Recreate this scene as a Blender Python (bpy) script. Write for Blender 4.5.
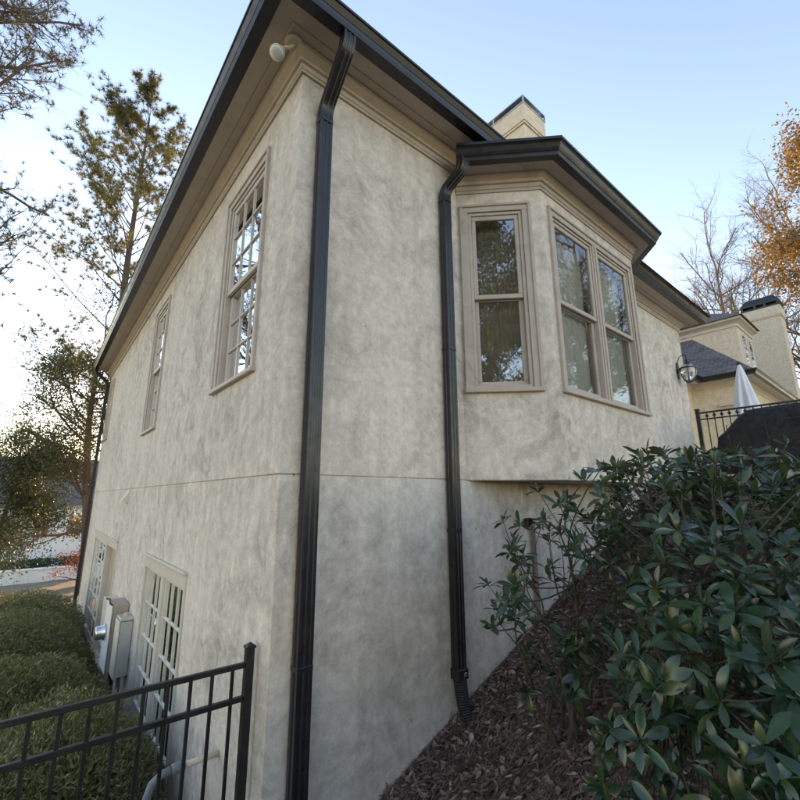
import bpy, math, random
import numpy as np
from mathutils import Vector, Matrix

for _o in list(bpy.data.objects):
    bpy.data.objects.remove(_o, do_unlink=True)
scene = bpy.context.scene
COL = scene.collection
rad = math.radians

# ------------------------------------------------------------------ camera
CAM = Vector((-1.2302, -2.7362, -0.1515))
_right = Vector((0.77028433, -0.63769156, -0.00339599))
_up = Vector((-0.1379251, -0.17179793, 0.97542921))
_fwd = Vector((0.62260639, 0.75088944, 0.22028693))
cam_data = bpy.data.cameras.new('camera')
cam_data.sensor_width = 36.0
cam_data.lens = 36.0 * 429.31 / 800.0
cam_data.clip_start = 0.05
cam_data.clip_end = 2000.0
cam = bpy.data.objects.new('camera', cam_data)
COL.objects.link(cam)
cam.matrix_world = Matrix(((_right.x, _up.x, -_fwd.x, CAM.x),
                           (_right.y, _up.y, -_fwd.y, CAM.y),
                           (_right.z, _up.z, -_fwd.z, CAM.z),
                           (0, 0, 0, 1)))
scene.camera = cam

# ------------------------------------------------------------------ sky, sun, exposure
SUN_AZ, SUN_EL = 68.0, 7.0           # azimuth from +X towards +Y, degrees
world = bpy.data.worlds.new('World')
scene.world = world
world.use_nodes = True
_nt = world.node_tree
_nt.nodes.clear()
_sky = _nt.nodes.new('ShaderNodeTexSky')
_sky.sky_type = 'NISHITA'
_sky.sun_disc = False
_sky.sun_elevation = rad(SUN_EL)
_sky.sun_rotation = rad(90.0 - SUN_AZ)
_sky.altitude = 300
_sky.air_density = 1.0
_sky.dust_density = 0.25
_sky.ozone_density = 0.4
_bg = _nt.nodes.new('ShaderNodeBackground')
_bg.inputs['Strength'].default_value = 0.15
_wo = _nt.nodes.new('ShaderNodeOutputWorld')
_tint = _nt.nodes.new('ShaderNodeMix'); _tint.data_type = 'RGBA'; _tint.blend_type = 'MULTIPLY'   # white balance of the whole sky
_tint.inputs[0].default_value = 1.0
_tint.inputs[7].default_value = (1.0, .94, 1.03, 1)
_nt.links.new(_sky.outputs[0], _tint.inputs[6])
_nt.links.new(_tint.outputs[2], _bg.inputs['Color'])
_nt.links.new(_bg.outputs[0], _wo.inputs['Surface'])

sun_data = bpy.data.lights.new('sun', 'SUN')
sun_data.energy = 2.0
sun_data.angle = rad(0.5)
sun_data.color = (1.0, 0.62, 0.32)
sun = bpy.data.objects.new('sun', sun_data)
COL.objects.link(sun)
_sd = Vector((math.cos(rad(SUN_AZ)) * math.cos(rad(SUN_EL)), math.sin(rad(SUN_AZ)) * math.cos(rad(SUN_EL)), math.sin(rad(SUN_EL))))
sun.rotation_euler = _sd.to_track_quat('Z', 'Y').to_euler()
sun.location = (0, 0, 30)

scene.render.engine = 'CYCLES'
scene.cycles.max_bounces = 6
scene.cycles.diffuse_bounces = 3
scene.cycles.glossy_bounces = 3
scene.cycles.transmission_bounces = 4
scene.cycles.transparent_max_bounces = 8
scene.view_settings.view_transform = 'Standard'
scene.view_settings.look = 'None'
scene.view_settings.gamma = 1.0
scene.view_settings.use_curve_mapping = False
scene.view_settings.exposure = 2.2

# ------------------------------------------------------------------ materials
MAT = {}
def new_mat(name):
    m = bpy.data.materials.new(name)
    m.use_nodes = True
    nt = m.node_tree
    b = nt.nodes['Principled BSDF']
    MAT[name] = m
    return m, nt, b
def N(nt, t, **kw):
    n = nt.nodes.new(t)
    for k, v in kw.items():
        if k in n.inputs: n.inputs[k].default_value = v
        else: setattr(n, k, v)
    return n
def L(nt, a, b): nt.links.new(a, b)
def ramp(nt, fac, stops):
    r = nt.nodes.new('ShaderNodeValToRGB')
    e = r.color_ramp.elements
    e[0].position, e[0].color = stops[0][0], (*stops[0][1], 1)
    e[1].position, e[1].color = stops[-1][0], (*stops[-1][1], 1)
    for p, c in stops[1:-1]:
        x = e.new(p); x.color = (*c, 1)
    L(nt, fac, r.inputs[0])
    return r.outputs[0]
def gray(v): return (v, v, v)
def mixc(nt, fac, a, b, mode='MIX'):
    m = nt.nodes.new('ShaderNodeMix'); m.data_type = 'RGBA'; m.blend_type = mode
    for s, v in ((0, fac), (6, a), (7, b)):
        if isinstance(v, (int, float)): m.inputs[s].default_value = v
        elif isinstance(v, tuple): m.inputs[s].default_value = (*v, 1)
        else: L(nt, v, m.inputs[s])
    return m.outputs[2]
def pos(nt, scale=(1, 1, 1), rot=(0, 0, 0)):
    g = nt.nodes.new('ShaderNodeNewGeometry')
    mp = nt.nodes.new('ShaderNodeMapping')
    mp.inputs['Scale'].default_value = scale
    mp.inputs['Rotation'].default_value = rot
    L(nt, g.outputs['Position'], mp.inputs[0])
    return mp.outputs[0]
def noise(nt, vec, scale, detail=4, rough=.5, dist=0.0):
    n = N(nt, 'ShaderNodeTexNoise', Scale=scale, Detail=detail, Roughness=rough, Distortion=dist)
    if vec is not None: L(nt, vec, n.inputs['Vector'])
    return n.outputs[0]
def bump(nt, b, h, strength, dist=.01, prev=None):
    bp = N(nt, 'ShaderNodeBump', Strength=strength, Distance=dist)
    L(nt, h, bp.inputs['Height'])
    if prev is not None: L(nt, prev, bp.inputs['Normal'])
    L(nt, bp.outputs[0], b.inputs['Normal'])
    return bp.outputs[0]

def mk_stucco(name, base, dirt, amount, streak=1.0):
    m, nt, b = new_mat(name)
    p = pos(nt)
    big = noise(nt, p, .55, 3, .6, .6)
    swirl = noise(nt, p, 2.6, 8, .72, 1.3)
    ps = pos(nt, (4.5, 4.5, .28))
    st = noise(nt, ps, 1.5, 4, .6, .25)
    fine = noise(nt, p, 11, 6, .82)
    f1 = ramp(nt, swirl, [(.38, gray(0)), (.53, gray(.36)), (.69, gray(1))])
    f2 = ramp(nt, st, [(.45, gray(0)), (.72, gray(1))])
    f3 = ramp(nt, big, [(.32, gray(.2)), (.68, gray(1))])
    c = mixc(nt, .28, base, (base[0]*1.12, base[1]*1.11, base[2]*1.09))
    mult = N(nt, 'ShaderNodeMath', operation='MULTIPLY'); L(nt, f1, mult.inputs[0]); L(nt, f3, mult.inputs[1])
    m2 = N(nt, 'ShaderNodeMath', operation='MULTIPLY'); L(nt, mult.outputs[0], m2.inputs[0]); m2.inputs[1].default_value = amount
    c = mixc(nt, m2.outputs[0], c, dirt)
    m3 = N(nt, 'ShaderNodeMath', operation='MULTIPLY'); L(nt, f2, m3.inputs[0]); m3.inputs[1].default_value = .42*streak
    c = mixc(nt, m3.outputs[0], c, (dirt[0]*1.05, dirt[1]*1.05, dirt[2]*1.03))
    ff = ramp(nt, fine, [(.28, gray(.66)), (.72, gray(1.12))])
    c = mixc(nt, 1.0, c, ff, 'MULTIPLY')
    # small chips and dark pits
    vor = N(nt, 'ShaderNodeTexVoronoi', Scale=3.2); L(nt, p, vor.inputs['Vector'])
    warp = noise(nt, p, 16, 2)
    ad = N(nt, 'ShaderNodeMath', operation='ADD'); L(nt, vor.outputs[0], ad.inputs[0])
    sm = N(nt, 'ShaderNodeMath', operation='MULTIPLY'); L(nt, warp, sm.inputs[0]); sm.inputs[1].default_value = .12
    L(nt, sm.outputs[0], ad.inputs[1])
    chip = ramp(nt, ad.outputs[0], [(.085, gray(1)), (.105, gray(0))])
    mc = N(nt, 'ShaderNodeMath', operation='MULTIPLY'); L(nt, chip, mc.inputs[0]); mc.inputs[1].default_value = .6
    c = mixc(nt, mc.outputs[0], c, (.12, .105, .085))
    L(nt, c, b.inputs['Base Color'])
    b.inputs['Roughness'].default_value = .92
    b.inputs['Specular IOR Level'].default_value = .15
    bump(nt, b, noise(nt, p, 24, 5, .85), .8, .012)
    return m
mk_stucco('stucco', (.80, .725, .65), (.33, .29, .25), 1.0, .6)
mk_stucco('stucco_sunlit', (.82, .70, .53), (.48, .41, .31), .25, .3)  # warm low-sun light on chimneys and rear wing is put into this colour

def mk_paint(name, col, rough=.55, var=.12, dirt=(.16, .13, .1), dscale=1.0):
    m, nt, b = new_mat(name)
    p = pos(nt)
    n1 = noise(nt, p, 6*dscale, 6, .65)
    c = mixc(nt, ramp(nt, n1, [(.3, gray(0)), (.75, gray(1))]), (col[0]*(1-var), col[1]*(1-var), col[2]*(1-var)), (col[0]*(1+var), col[1]*(1+var), col[2]*(1+var)))
    n2 = noise(nt, p, 2.2*dscale, 8, .7, 1.0)
    d = ramp(nt, n2, [(.56, gray(0)), (.78, gray(.55))])
    c = mixc(nt, d, c, dirt)
    L(nt, c, b.inputs['Base Color'])
    b.inputs['Roughness'].default_value = rough
    bump(nt, b, noise(nt, p, 90, 4, .6), .12, .004)
    return m
mk_paint('trim', (.50, .43, .37), .6)
mk_paint('trim_bay', (.45, .385, .335), .6, .1)
mk_paint('trim_sunlit', (.66, .57, .46), .6, .08)  # paler trim: the rear wing's warm evening light is mixed into the colour
mk_paint('sash', (.55, .49, .43), .5, .08)
mk_paint('white_sash', (.56, .52, .45), .5, .06)
mk_paint('soffit', (.53, .44, .35), .7, .1)
mk_paint('door_tan', (.40, .32, .23), .5, .08)
mk_paint('box_cream', (.66, .60, .49), .45, .06)
mk_paint('box_grey', (.50, .48, .43), .4, .06)
mk_paint('meter_side', (.40, .33, .27), .45, .1)
mk_paint('pvc', (.62, .56, .42), .45, .08)
mk_paint('pvc_grey', (.17, .185, .20), .5, .1)
mk_paint('white_paint', (.74, .74, .74), .5, .05)
mk_paint('lamp_white', (.55, .51, .44), .4, .08)
mk_paint('far_roof', (.10, .105, .12), .8, .12)
mk_paint('umbrella_cloth', (.74, .76, .82), .85, .04, (.5, .52, .58))
mk_paint('deck', (.30, .28, .25), .8)
mk_paint('concrete', (.45, .44, .42), .85)

def mk_metal(name, col, rough, metallic=0.0, wear=.0):
    m, nt, b = new_mat(name)
    p = pos(nt)
    n1 = noise(nt, p, 9, 6, .7)
    c = mixc(nt, ramp(nt, n1, [(.35, gray(0)), (.8, gray(1))]), col, (col[0]*1.9+.004, col[1]*1.8+.004, col[2]*1.7+.004))
    ps = pos(nt, (8, 8, .7))
    dust = ramp(nt, noise(nt, ps, 2.2, 7, .7), [(.52, gray(0)), (.78, gray(wear))])
    c = mixc(nt, dust, c, (.16, .15, .14))
    L(nt, c, b.inputs['Base Color'])
    r = ramp(nt, noise(nt, p, 14, 4), [(.3, gray(rough*.8)), (.7, gray(min(1, rough*1.3)))])
    L(nt, r, b.inputs['Roughness'])
    b.inputs['Metallic'].default_value = metallic
    bump(nt, b, noise(nt, p, 30, 3), .06, .004)
    return m
mk_metal('bronze', (.012, .012, .015), .33, 0, .07)
mk_metal('black_metal', (.006, .0065, .0075), .42, 0, .05)
mk_metal('black_plastic', (.012, .012, .013), .5, 0, .3)
mk_metal('steel', (.42, .43, .44), .3, .9, .1)
mk_metal('copper_dark', (.05, .032, .02), .5, .4, .2)
mk_metal('cover_black', (.007, .007, .010), .7, 0, .02)

m, nt, b = new_mat('glass')
nt.nodes.remove(b)
g_gl = N(nt, 'ShaderNodeBsdfGlossy', Roughness=.015)
g_gl.inputs['Color'].default_value = (.95, .97, 1, 1)
g_tr = N(nt, 'ShaderNodeBsdfTransparent'); g_tr.inputs['Color'].default_value = (.88, .90, .88, 1)
g_fr = N(nt, 'ShaderNodeFresnel', IOR=2.8)
g_bp = N(nt, 'ShaderNodeBump', Strength=.05, Distance=.02)
L(nt, noise(nt, pos(nt), 2.6, 2, .5), g_bp.inputs['Height'])
L(nt, g_bp.outputs[0], g_gl.inputs['Normal'])
g_mx = N(nt, 'ShaderNodeMixShader')
L(nt, g_fr.outputs[0], g_mx.inputs[0]); L(nt, g_tr.outputs[0], g_mx.inputs[1]); L(nt, g_gl.outputs[0], g_mx.inputs[2])
L(nt, g_mx.outputs[0], nt.nodes['Material Output'].inputs[0])
m, nt, b = new_mat('lantern_glass')
b.inputs['Base Color'].default_value = (.9, .93, .95, 1); b.inputs['Roughness'].default_value = .05
b.inputs['Transmission Weight'].default_value = .85; b.inputs['IOR'].default_value = 1.3

m, nt, b = new_mat('curtain')
c = mixc(nt, ramp(nt, noise(nt, pos(nt), 5, 4), [(.3, gray(0)), (.7, gray(1))]), (.80, .83, .86), (.88, .90, .92))
L(nt, c, b.inputs['Base Color']); b.inputs['Roughness'].default_value = .95
m, nt, b = new_mat('dark_room')
b.inputs['Base Color'].default_value = (.09, .08, .07, 1); b.inputs['Roughness'].default_value = .9

m, nt, b = new_mat('shingle')
bt = N(nt, 'ShaderNodeTexBrick', Scale=1.0, offset=.5)
for k, v in {'Mortar Size': .006, 'Brick Width': .24, 'Row Height': .105, 'Bias': 0.0}.items(): bt.inputs[k].default_value = v
bt.inputs['Color1'].default_value = (.19, .17, .175, 1); bt.inputs['Color2'].default_value = (.11, .10, .105, 1); bt.inputs['Mortar'].default_value = (.03, .028, .03, 1)
tc = N(nt, 'ShaderNodeUVMap')
L(nt, tc.outputs[0], bt.inputs['Vector'])
sp = ramp(nt, noise(nt, pos(nt), 60, 3, .8), [(.3, gray(.75)), (.7, gray(1.2))])
L(nt, mixc(nt, 1.0, bt.outputs[0], sp, 'MULTIPLY'), b.inputs['Base Color'])
b.inputs['Roughness'].default_value = .9
bump(nt, b, bt.outputs[1], -.6, .02)

m, nt, b = new_mat('ground')
p = pos(nt)
n1 = noise(nt, p, 7, 9, .75, .6)
c = ramp(nt, n1, [(.25, (.018, .012, .009)), (.45, (.05, .032, .022)), (.6, (.085, .052, .034)), (.8, (.13, .09, .062))])
far = N(nt, 'ShaderNodeVectorMath', operation='DISTANCE'); g = N(nt, 'ShaderNodeNewGeometry'); L(nt, g.outputs['Position'], far.inputs[0]); far.inputs[1].default_value = (1, 0, -2)
ff = ramp(nt, N(nt, 'ShaderNodeMath', operation='MULTIPLY').outputs[0], [(0.0, gray(0)), (1.0, gray(1))])
mm = [n for n in nt.nodes if n.type == 'MATH'][-1]; L(nt, far.outputs['Value'], mm.inputs[0]); mm.inputs[1].default_value = 1/11
grass = ramp(nt, noise(nt, p, 1.3, 8, .7), [(.3, (.13, .11, .065)), (.7, (.22, .185, .12))])
L(nt, mixc(nt, ff, c, grass), b.inputs['Base Color'])
b.inputs['Roughness'].default_value = 1.0
bump(nt, b, noise(nt, p, 28, 6, .7), .9, .03)

def mk_leaf(name, cols, rough=.4, trans=.25, spec=.5, under=None):
    m, nt, b = new_mat(name)
    gi = N(nt, 'ShaderNodeNewGeometry'); oi = N(nt, 'ShaderNodeObjectInfo')
    ad = N(nt, 'ShaderNodeMath', operation='ADD'); L(nt, gi.outputs['Random Per Island'], ad.inputs[0]); L(nt, oi.outputs['Random'], ad.inputs[1])
    fr = N(nt, 'ShaderNodeMath', operation='FRACT'); L(nt, ad.outputs[0], fr.inputs[0])
    n = len(cols)
    c = ramp(nt, fr.outputs[0], [(i/(n-1), cc) for i, cc in enumerate(cols)])
    pn = ramp(nt, noise(nt, pos(nt), 25, 3), [(.3, gray(.8)), (.7, gray(1.15))])
    c = mixc(nt, 1.0, c, pn, 'MULTIPLY')
    if under: c = mixc(nt, gi.outputs['Backfacing'], c, under)
    L(nt, c, b.inputs['Base Color'])
    b.inputs['Roughness'].default_value = rough
    b.inputs['Specular IOR Level'].default_value = spec
    if trans:
        t = N(nt, 'ShaderNodeBsdfTranslucent'); L(nt, mixc(nt, 1.0, c, (1.5, 1.5, .8), 'MULTIPLY'), t.inputs[0])
        mx = N(nt, 'ShaderNodeMixShader'); mx.inputs[0].default_value = trans
        L(nt, b.outputs[0], mx.inputs[1]); L(nt, t.outputs[0], mx.inputs[2])
        L(nt, mx.outputs[0], nt.nodes['Material Output'].inputs[0])
    return m
mk_leaf('laurel_leaf', [(.012, .030, .013), (.018, .044, .016), (.028, .062, .022), (.016, .036, .017), (.055, .088, .026)], .26, .10, .6, (.065, .09, .05))
mk_leaf('yew_leaf', [(.085, .098, .045), (.13, .14, .062), (.19, .195, .085), (.11, .115, .058), (.28, .28, .15)], .38, .3)
mk_leaf('pine_needle', [(.10, .105, .055), (.13, .125, .06), (.16, .14, .065), (.11, .11, .058)], .55, .45)
mk_leaf('brown_needle', [(.11, .09, .068), (.14, .11, .08), (.09, .08, .06), (.12, .11, .075)], .6, .25)
mk_leaf('orange_leaf', [(.24, .12, .035), (.13, .10, .04), (.30, .15, .04), (.09, .08, .035), (.18, .11, .04)], .55, .4)
mk_leaf('olive_leaf', [(.045, .058, .026), (.06, .072, .03), (.085, .09, .04), (.05, .06, .03)], .5, .3)
mk_leaf('red_leaf', [(.22, .06, .045), (.28, .10, .06), (.18, .05, .04)], .6, .3)
mk_leaf('hedge_leaf', [(.03, .055, .02), (.045, .075, .026), (.035, .06, .024)], .5, .2)
mk_leaf('dead_leaf', [(.11, .068, .052), (.19, .125, .10), (.32, .23, .19), (.14, .085, .065), (.44, .34, .29)], .7, 0)
mk_leaf('pine_straw', [(.13, .080, .062), (.20, .125, .098), (.085, .055, .044), (.27, .185, .15)], .7, 0)
def mk_bark(name, a, c2, sc=14):
    m, nt, b = new_mat(name)
    n1 = noise(nt, pos(nt, (1, 1, .25)), sc, 7, .7, .8)
    L(nt, ramp(nt, n1, [(.3, a), (.7, c2)]), b.inputs['Base Color']); b.inputs['Roughness'].default_value = .95
    bump(nt, b, n1, .8, .03)
mk_bark('bark', (.05, .038, .03), (.15, .115, .09))
mk_bark('bark_pale', (.12, .095, .08), (.26, .21, .18))
mk_bark('stem', (.045, .035, .026), (.12, .095, .07), 40)

# ------------------------------------------------------------------ builders
import bmesh
WORLD_ORIGIN = {}
def tag(o, label=None, cat=None, group=None, kind=None):
    if label: o['label'] = label
    if cat: o['category'] = cat
    if group: o['group'] = group
    if kind: o['kind'] = kind
    return o
def place(o, origin, parent=None):
    COL.objects.link(o)
    origin = Vector(origin)
    WORLD_ORIGIN[o.name] = origin
    if parent is not None:
        o.parent = parent
        o.location = origin - WORLD_ORIGIN[parent.name]
    else:
        o.location = origin
    return o
def thing(name, label, cat, loc, group=None):
    o = bpy.data.objects.new(name, None)
    o.empty_display_size = .2
    place(o, loc)
    return tag(o, label, cat, group)
def mesh_obj(name, verts, faces, mat, parent=None, smooth=False, fix=False, uv=False, origin=None):
    v = np.asarray(verts, dtype=np.float64).reshape(-1, 3)
    if origin is None:
        lo, hi = v.min(0), v.max(0)
        origin = ((lo[0]+hi[0])/2, (lo[1]+hi[1])/2, lo[2])
    me = bpy.data.meshes.new(name)
    me.from_pydata((v - np.array(origin)).tolist(), [], faces)
    if fix:
        bm = bmesh.new(); bm.from_mesh(me)
        bmesh.ops.recalc_face_normals(bm, faces=bm.faces)
        bm.to_mesh(me); bm.free()
    if smooth:
        me.polygons.foreach_set('use_smooth', [True]*len(me.polygons))
    if uv:
        lay = me.uv_layers.new(name='UVMap')
        for p in me.polygons:
            n = p.normal
            h = Vector((0, 0, 1)).cross(n)
            h = h.normalized() if h.length > 1e-4 else Vector((1, 0, 0))
            w = n.cross(h)
            for li in p.loop_indices:
                co = me.vertices[me.loops[li].vertex_index].co
                lay.data[li].uv = (co.dot(h), co.dot(w))
    me.materials.append(MAT[mat])
    o = bpy.data.objects.new(name, me)
    return place(o, origin, parent)
def fast_mesh(name, V, F, mat, parent=None, origin=None, smooth=False):
    """V (n,3) array, F (m,k) array of equal-sized faces: for tens of thousands of faces."""
    V = np.asarray(V, dtype=np.float32); F = np.asarray(F, dtype=np.int32)
    if origin is None:
        lo, hi = V.min(0), V.max(0)
        origin = (float(lo[0]+hi[0])/2, float(lo[1]+hi[1])/2, float(lo[2]))
    V = V - np.array(origin, dtype=np.float32)
    me = bpy.data.meshes.new(name)
    k = F.shape[1]
    me.vertices.add(len(V)); me.vertices.foreach_set('co', V.ravel())
    me.loops.add(F.size); me.loops.foreach_set('vertex_index', F.ravel())
    me.polygons.add(len(F)); me.polygons.foreach_set('loop_start', np.arange(0, F.size, k, dtype=np.int32))
    me.update(calc_edges=True)
    if smooth: me.polygons.foreach_set('use_smooth', np.ones(len(F), dtype=bool))
    me.materials.append(MAT[mat])
    o = bpy.data.objects.new(name, me)
    return place(o, origin, parent)

class MB:
    def __init__(s, T=None): s.v = []; s.f = []; s.T = T
    def add(s, pts, faces):
        b = len(s.v)
        for p in pts:
            s.v.append(tuple(s.T(*p)) if s.T else tuple(p))
        s.f += [tuple(b+i for i in f) for f in faces]
        return s
    def box(s, a, b):
        (x0, y0, z0), (x1, y1, z1) = a, b
        return s.add([(x0, y0, z0), (x1, y0, z0), (x1, y1, z0), (x0, y1, z0), (x0, y0, z1), (x1, y0, z1), (x1, y1, z1), (x0, y1, z1)],
                     [(0, 3, 2, 1), (4, 5, 6, 7), (0, 1, 5, 4), (1, 2, 6, 5), (2, 3, 7, 6), (3, 0, 4, 7)])
    def cbox(s, a, b, c=.004):
        """box with a chamfer round its n (second axis) front: cheap bevel along all edges by convex trick"""
        bm = bmesh.new(); bmesh.ops.create_cube(bm, size=1)
        d = [b[i]-a[i] for i in range(3)]; m = [(a[i]+b[i])/2 for i in range(3)]
        for v in bm.verts: v.co = Vector((v.co.x*d[0]+m[0], v.co.y*d[1]+m[1], v.co.z*d[2]+m[2]))
        bmesh.ops.bevel(bm, geom=bm.edges[:], offset=min(c, min(abs(x) for x in d)*.4), segments=1, affect='EDGES')
        bm.verts.index_update()
        s.add([v.co[:] for v in bm.verts], [[v.index for v in f.verts] for f in bm.faces]); bm.free()
        return s
    def quad(s, a, b, c, d): return s.add([a, b, c, d], [(0, 1, 2, 3)])
    def poly(s, pts): return s.add(pts, [tuple(range(len(pts)))])
    def rings(s, rings, cap=True, closed=True):
        n = len(rings[0]); pts = [p for r in rings for p in r]; f = []
        for i in range(len(rings)-1):
            for j in range(n if closed else n-1):
                k = (j+1) % n
                f.append((i*n+j, i*n+k, (i+1)*n+k, (i+1)*n+j))
        if cap and closed:
            f.append(tuple(range(n))[::-1]); f.append(tuple((len(rings)-1)*n+j for j in range(n)))
        return s.add(pts, f)
    def tube(s, path, r, n=8, cap=True):
        P = [Vector(p) for p in path]; R = r if isinstance(r, (list, tuple)) else [r]*len(P)
        rings = []; up = Vector((0, 0, 1)); prev = None
        for i, p in enumerate(P):
            t = ((P[i+1] if i < len(P)-1 else p) - (P[i-1] if i else p)).normalized()
            a = t.cross(up) if abs(t.z) < .95 else t.cross(Vector((1, 0, 0)))
            if prev is not None:
                a = prev - t*prev.dot(t)
            a.normalize(); prev = a; b = t.cross(a)
            rings.append([tuple(p + a*(R[i]*math.cos(2*math.pi*k/n)) + b*(R[i]*math.sin(2*math.pi*k/n))) for k in range(n)])
        return s.rings(rings, cap)
    def lathe(s, c, prof, n=16, axis='z'):
        rings = []
        for r, h in prof:
            ring = []
            for k in range(n):
                a = 2*math.pi*k/n
                q = {'z': (r*math.cos(a), r*math.sin(a), h), 'x': (h, r*math.cos(a), r*math.sin(a)), 'y': (r*math.cos(a), h, r*math.sin(a))}[axis]
                ring.append((c[0]+q[0], c[1]+q[1], c[2]+q[2]))
            rings.append(ring)
        return s.rings(rings)
    def build(s, name, mat, parent=None, smooth=False, fix=True, uv=False, kind=None, origin=None):
        o = mesh_obj(name, s.v, s.f, mat, parent, smooth, fix, uv, origin)
        if kind: o['kind'] = kind
        return o
def frame(O, u, n):
    O = Vector(O); u = Vector(u).normalized(); n = Vector(n).normalized()
    return lambda a, b, c: O + u*a + n*b + Vector((0, 0, c))
def offset_path(path, d):
    out = []
    for i, p in enumerate(path):
        p = Vector((p[0], p[1])); dirs = []
        if i: dirs.append((p - Vector(path[i-1][:2])).normalized())
        if i < len(path)-1: dirs.append((Vector(path[i+1][:2]) - p).normalized())
        ns = [Vector((q.y, -q.x)) for q in dirs]
        if len(ns) == 1: m = ns[0]
        else: m = (ns[0]+ns[1]) / (1 + ns[0].dot(ns[1]))
        out.append(p + m*d)
    return out
def sweep(path, prof, closed_prof=True, mb=None):
    mb = mb or MB()
    cols = [[(q.x, q.y, z) for q in offset_path(path, d)] for d, z in prof]
    rings = [[cols[j][i] for j in range(len(prof))] for i in range(len(path))]
    return mb.rings(rings, cap=closed_prof, closed=closed_prof)

def wall_panel(name, T, u0, u1, w0, w1, holes, mat, parent, reveal=.13, thick=.2, edges=True):
    us = sorted({u0, u1, *[h[0] for h in holes], *[h[1] for h in holes]})
    ws = sorted({w0, w1, *[h[2] for h in holes], *[h[3] for h in holes]})
    us = [u for u in us if u0 <= u <= u1]; ws = [w for w in ws if w0 <= w <= w1]
    mb = MB(T)
    for i in range(len(us)-1):
        for j in range(len(ws)-1):
            cu, cw = (us[i]+us[i+1])/2, (ws[j]+ws[j+1])/2
            if any(h[0] < cu < h[1] and h[2] < cw < h[3] for h in holes): continue
            a, b, c, d = us[i], us[i+1], ws[j], ws[j+1]
            mb.quad((a, 0, c), (b, 0, c), (b, 0, d), (a, 0, d))
            mb.quad((a, -thick, c), (a, -thick, d), (b, -thick, d), (b, -thick, c))
    for a, b, c, d in holes:
        c, d = max(c, w0), min(d, w1)
        for p, q in (((a, c), (a, d)), ((a, d), (b, d)), ((b, d), (b, c)), ((b, c), (a, c))):
            mb.quad((p[0], 0, p[1]), (q[0], 0, q[1]), (q[0], -thick, q[1]), (p[0], -thick, p[1]))
    if edges:
        for p, q in (((u0, w0), (u1, w0)), ((u1, w0), (u1, w1)), ((u1, w1), (u0, w1)), ((u0, w1), (u0, w0))):
            mb.quad((p[0], 0, p[1]), (q[0], 0, q[1]), (q[0], -thick, q[1]), (p[0], -thick, p[1]))
    me = mb.build(name, mat, parent, fix=False)
    bm = bmesh.new(); bm.from_mesh(me.data)
    bmesh.ops.remove_doubles(bm, verts=bm.verts, dist=1e-5)
    bmesh.ops.recalc_face_normals(bm, faces=bm.faces)
    bm.to_mesh(me.data); bm.free()
    return me

def frame_boards(mb, u0, u1, w0, w1, t, n0, n1, sides='lrtb', c=.004):
    if 't' in sides: mb.cbox((u0, n0, w1-t), (u1, n1, w1), c)
    if 'b' in sides: mb.cbox((u0, n0, w0), (u1, n1, w0+t), c)
    lo = w0 + (t if 'b' in sides else 0); hi = w1 - (t if 't' in sides else 0)
    if 'l' in sides: mb.cbox((u0, n0, lo), (u0+t, n1, hi), c)
    if 'r' in sides: mb.cbox((u1-t, n0, lo), (u1, n1, hi), c)

def sash(T, parent, u0, u1, w0, w1, n0, n1, cols, rows, mat='sash', stile=.045, rail=.05):
    mb = MB(T)
    mb.cbox((u0, n0, w1-rail), (u1, n1, w1), .005); mb.cbox((u0, n0, w0), (u1, n1, w0+rail), .005)
    mb.cbox((u0, n0, w0+rail), (u0+stile, n1, w1-rail), .005); mb.cbox((u1-stile, n0, w0+rail), (u1, n1, w1-rail), .005)
    s = mb.build('sash', mat, parent)
    a, b, c, d = u0+stile, u1-stile, w0+rail, w1-rail
    t = .019
    for i in range(1, cols):
        x = a + (b-a)*i/cols
        MB(T).cbox((x-t/2, n0+.004, c), (x+t/2, n1-.004, d), .004).build('muntin', mat, parent)
    for j in range(1, rows):
        z = c + (d-c)*j/rows
        MB(T).cbox((a, n0+.006, z-t/2), (b, n1-.002, z+t/2), .004).build('muntin', mat, parent)
    nm = (n0+n1)/2
    for i in range(cols):
        for j in range(rows):
            x0, x1 = a+(b-a)*i/cols, a+(b-a)*(i+1)/cols
            z0, z1 = c+(d-c)*j/rows, c+(d-c)*(j+1)/rows
            MB(T).quad((x0, nm, z0), (x1, nm, z0), (x1, nm, z1), (x0, nm, z1)).build('pane', 'glass', parent, fix=False)
    return s
def curtain(T, parent, u0, u1, w0, w1, n, name='curtain', amp=.018, waves=7, seed=0, mat='curtain'):
    rng = np.random.default_rng(seed); mb = MB(T)
    K = waves*8
    pts = []
    ph = rng.uniform(0, 6.28, 3)
    for i in range(K+1):
        x = u0 + (u1-u0)*i/K
        f = math.sin(i/8*2*math.pi + math.sin(i*.21+ph[0])*1.3)*amp + math.sin(i*.37+ph[1])*amp*.6
        pts.append((x, n+f))
    rings = [[(x, y, w) for x, y in pts] for w in (w0, w1)]
    mb.rings(rings, cap=False, closed=False)
    return mb.build(name, mat, parent, smooth=True, fix=False)

def casing(T, parent, u0, u1, w0, w1, mat='trim', t=.085, sill=True, head=0, name='window'):
    """the window itself: flat casing with a raised back band; returns the object its pieces hang on"""
    mb = MB(T)
    frame_boards(mb, u0, u1, w0, w1, t, -.02, .014, 'lrt' if sill else 'lrtb', .003)
    e = .026
    mb.cbox((u0-.004, -.02, w1-e), (u1+.004, .030, w1+.004), .005)
    mb.cbox((u0-.004, -.02, w0), (u0+e, .030, w1-e), .005)
    mb.cbox((u1-e, -.02, w0), (u1+.004, .030, w1-e), .005)
    o = mb.build(name, mat, parent)
    if sill:
        MB(T).cbox((u0-.012, -.10, w0-.012), (u1+.012, .045, w0+.030), .006).build('sill', mat, o)
    return o

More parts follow.
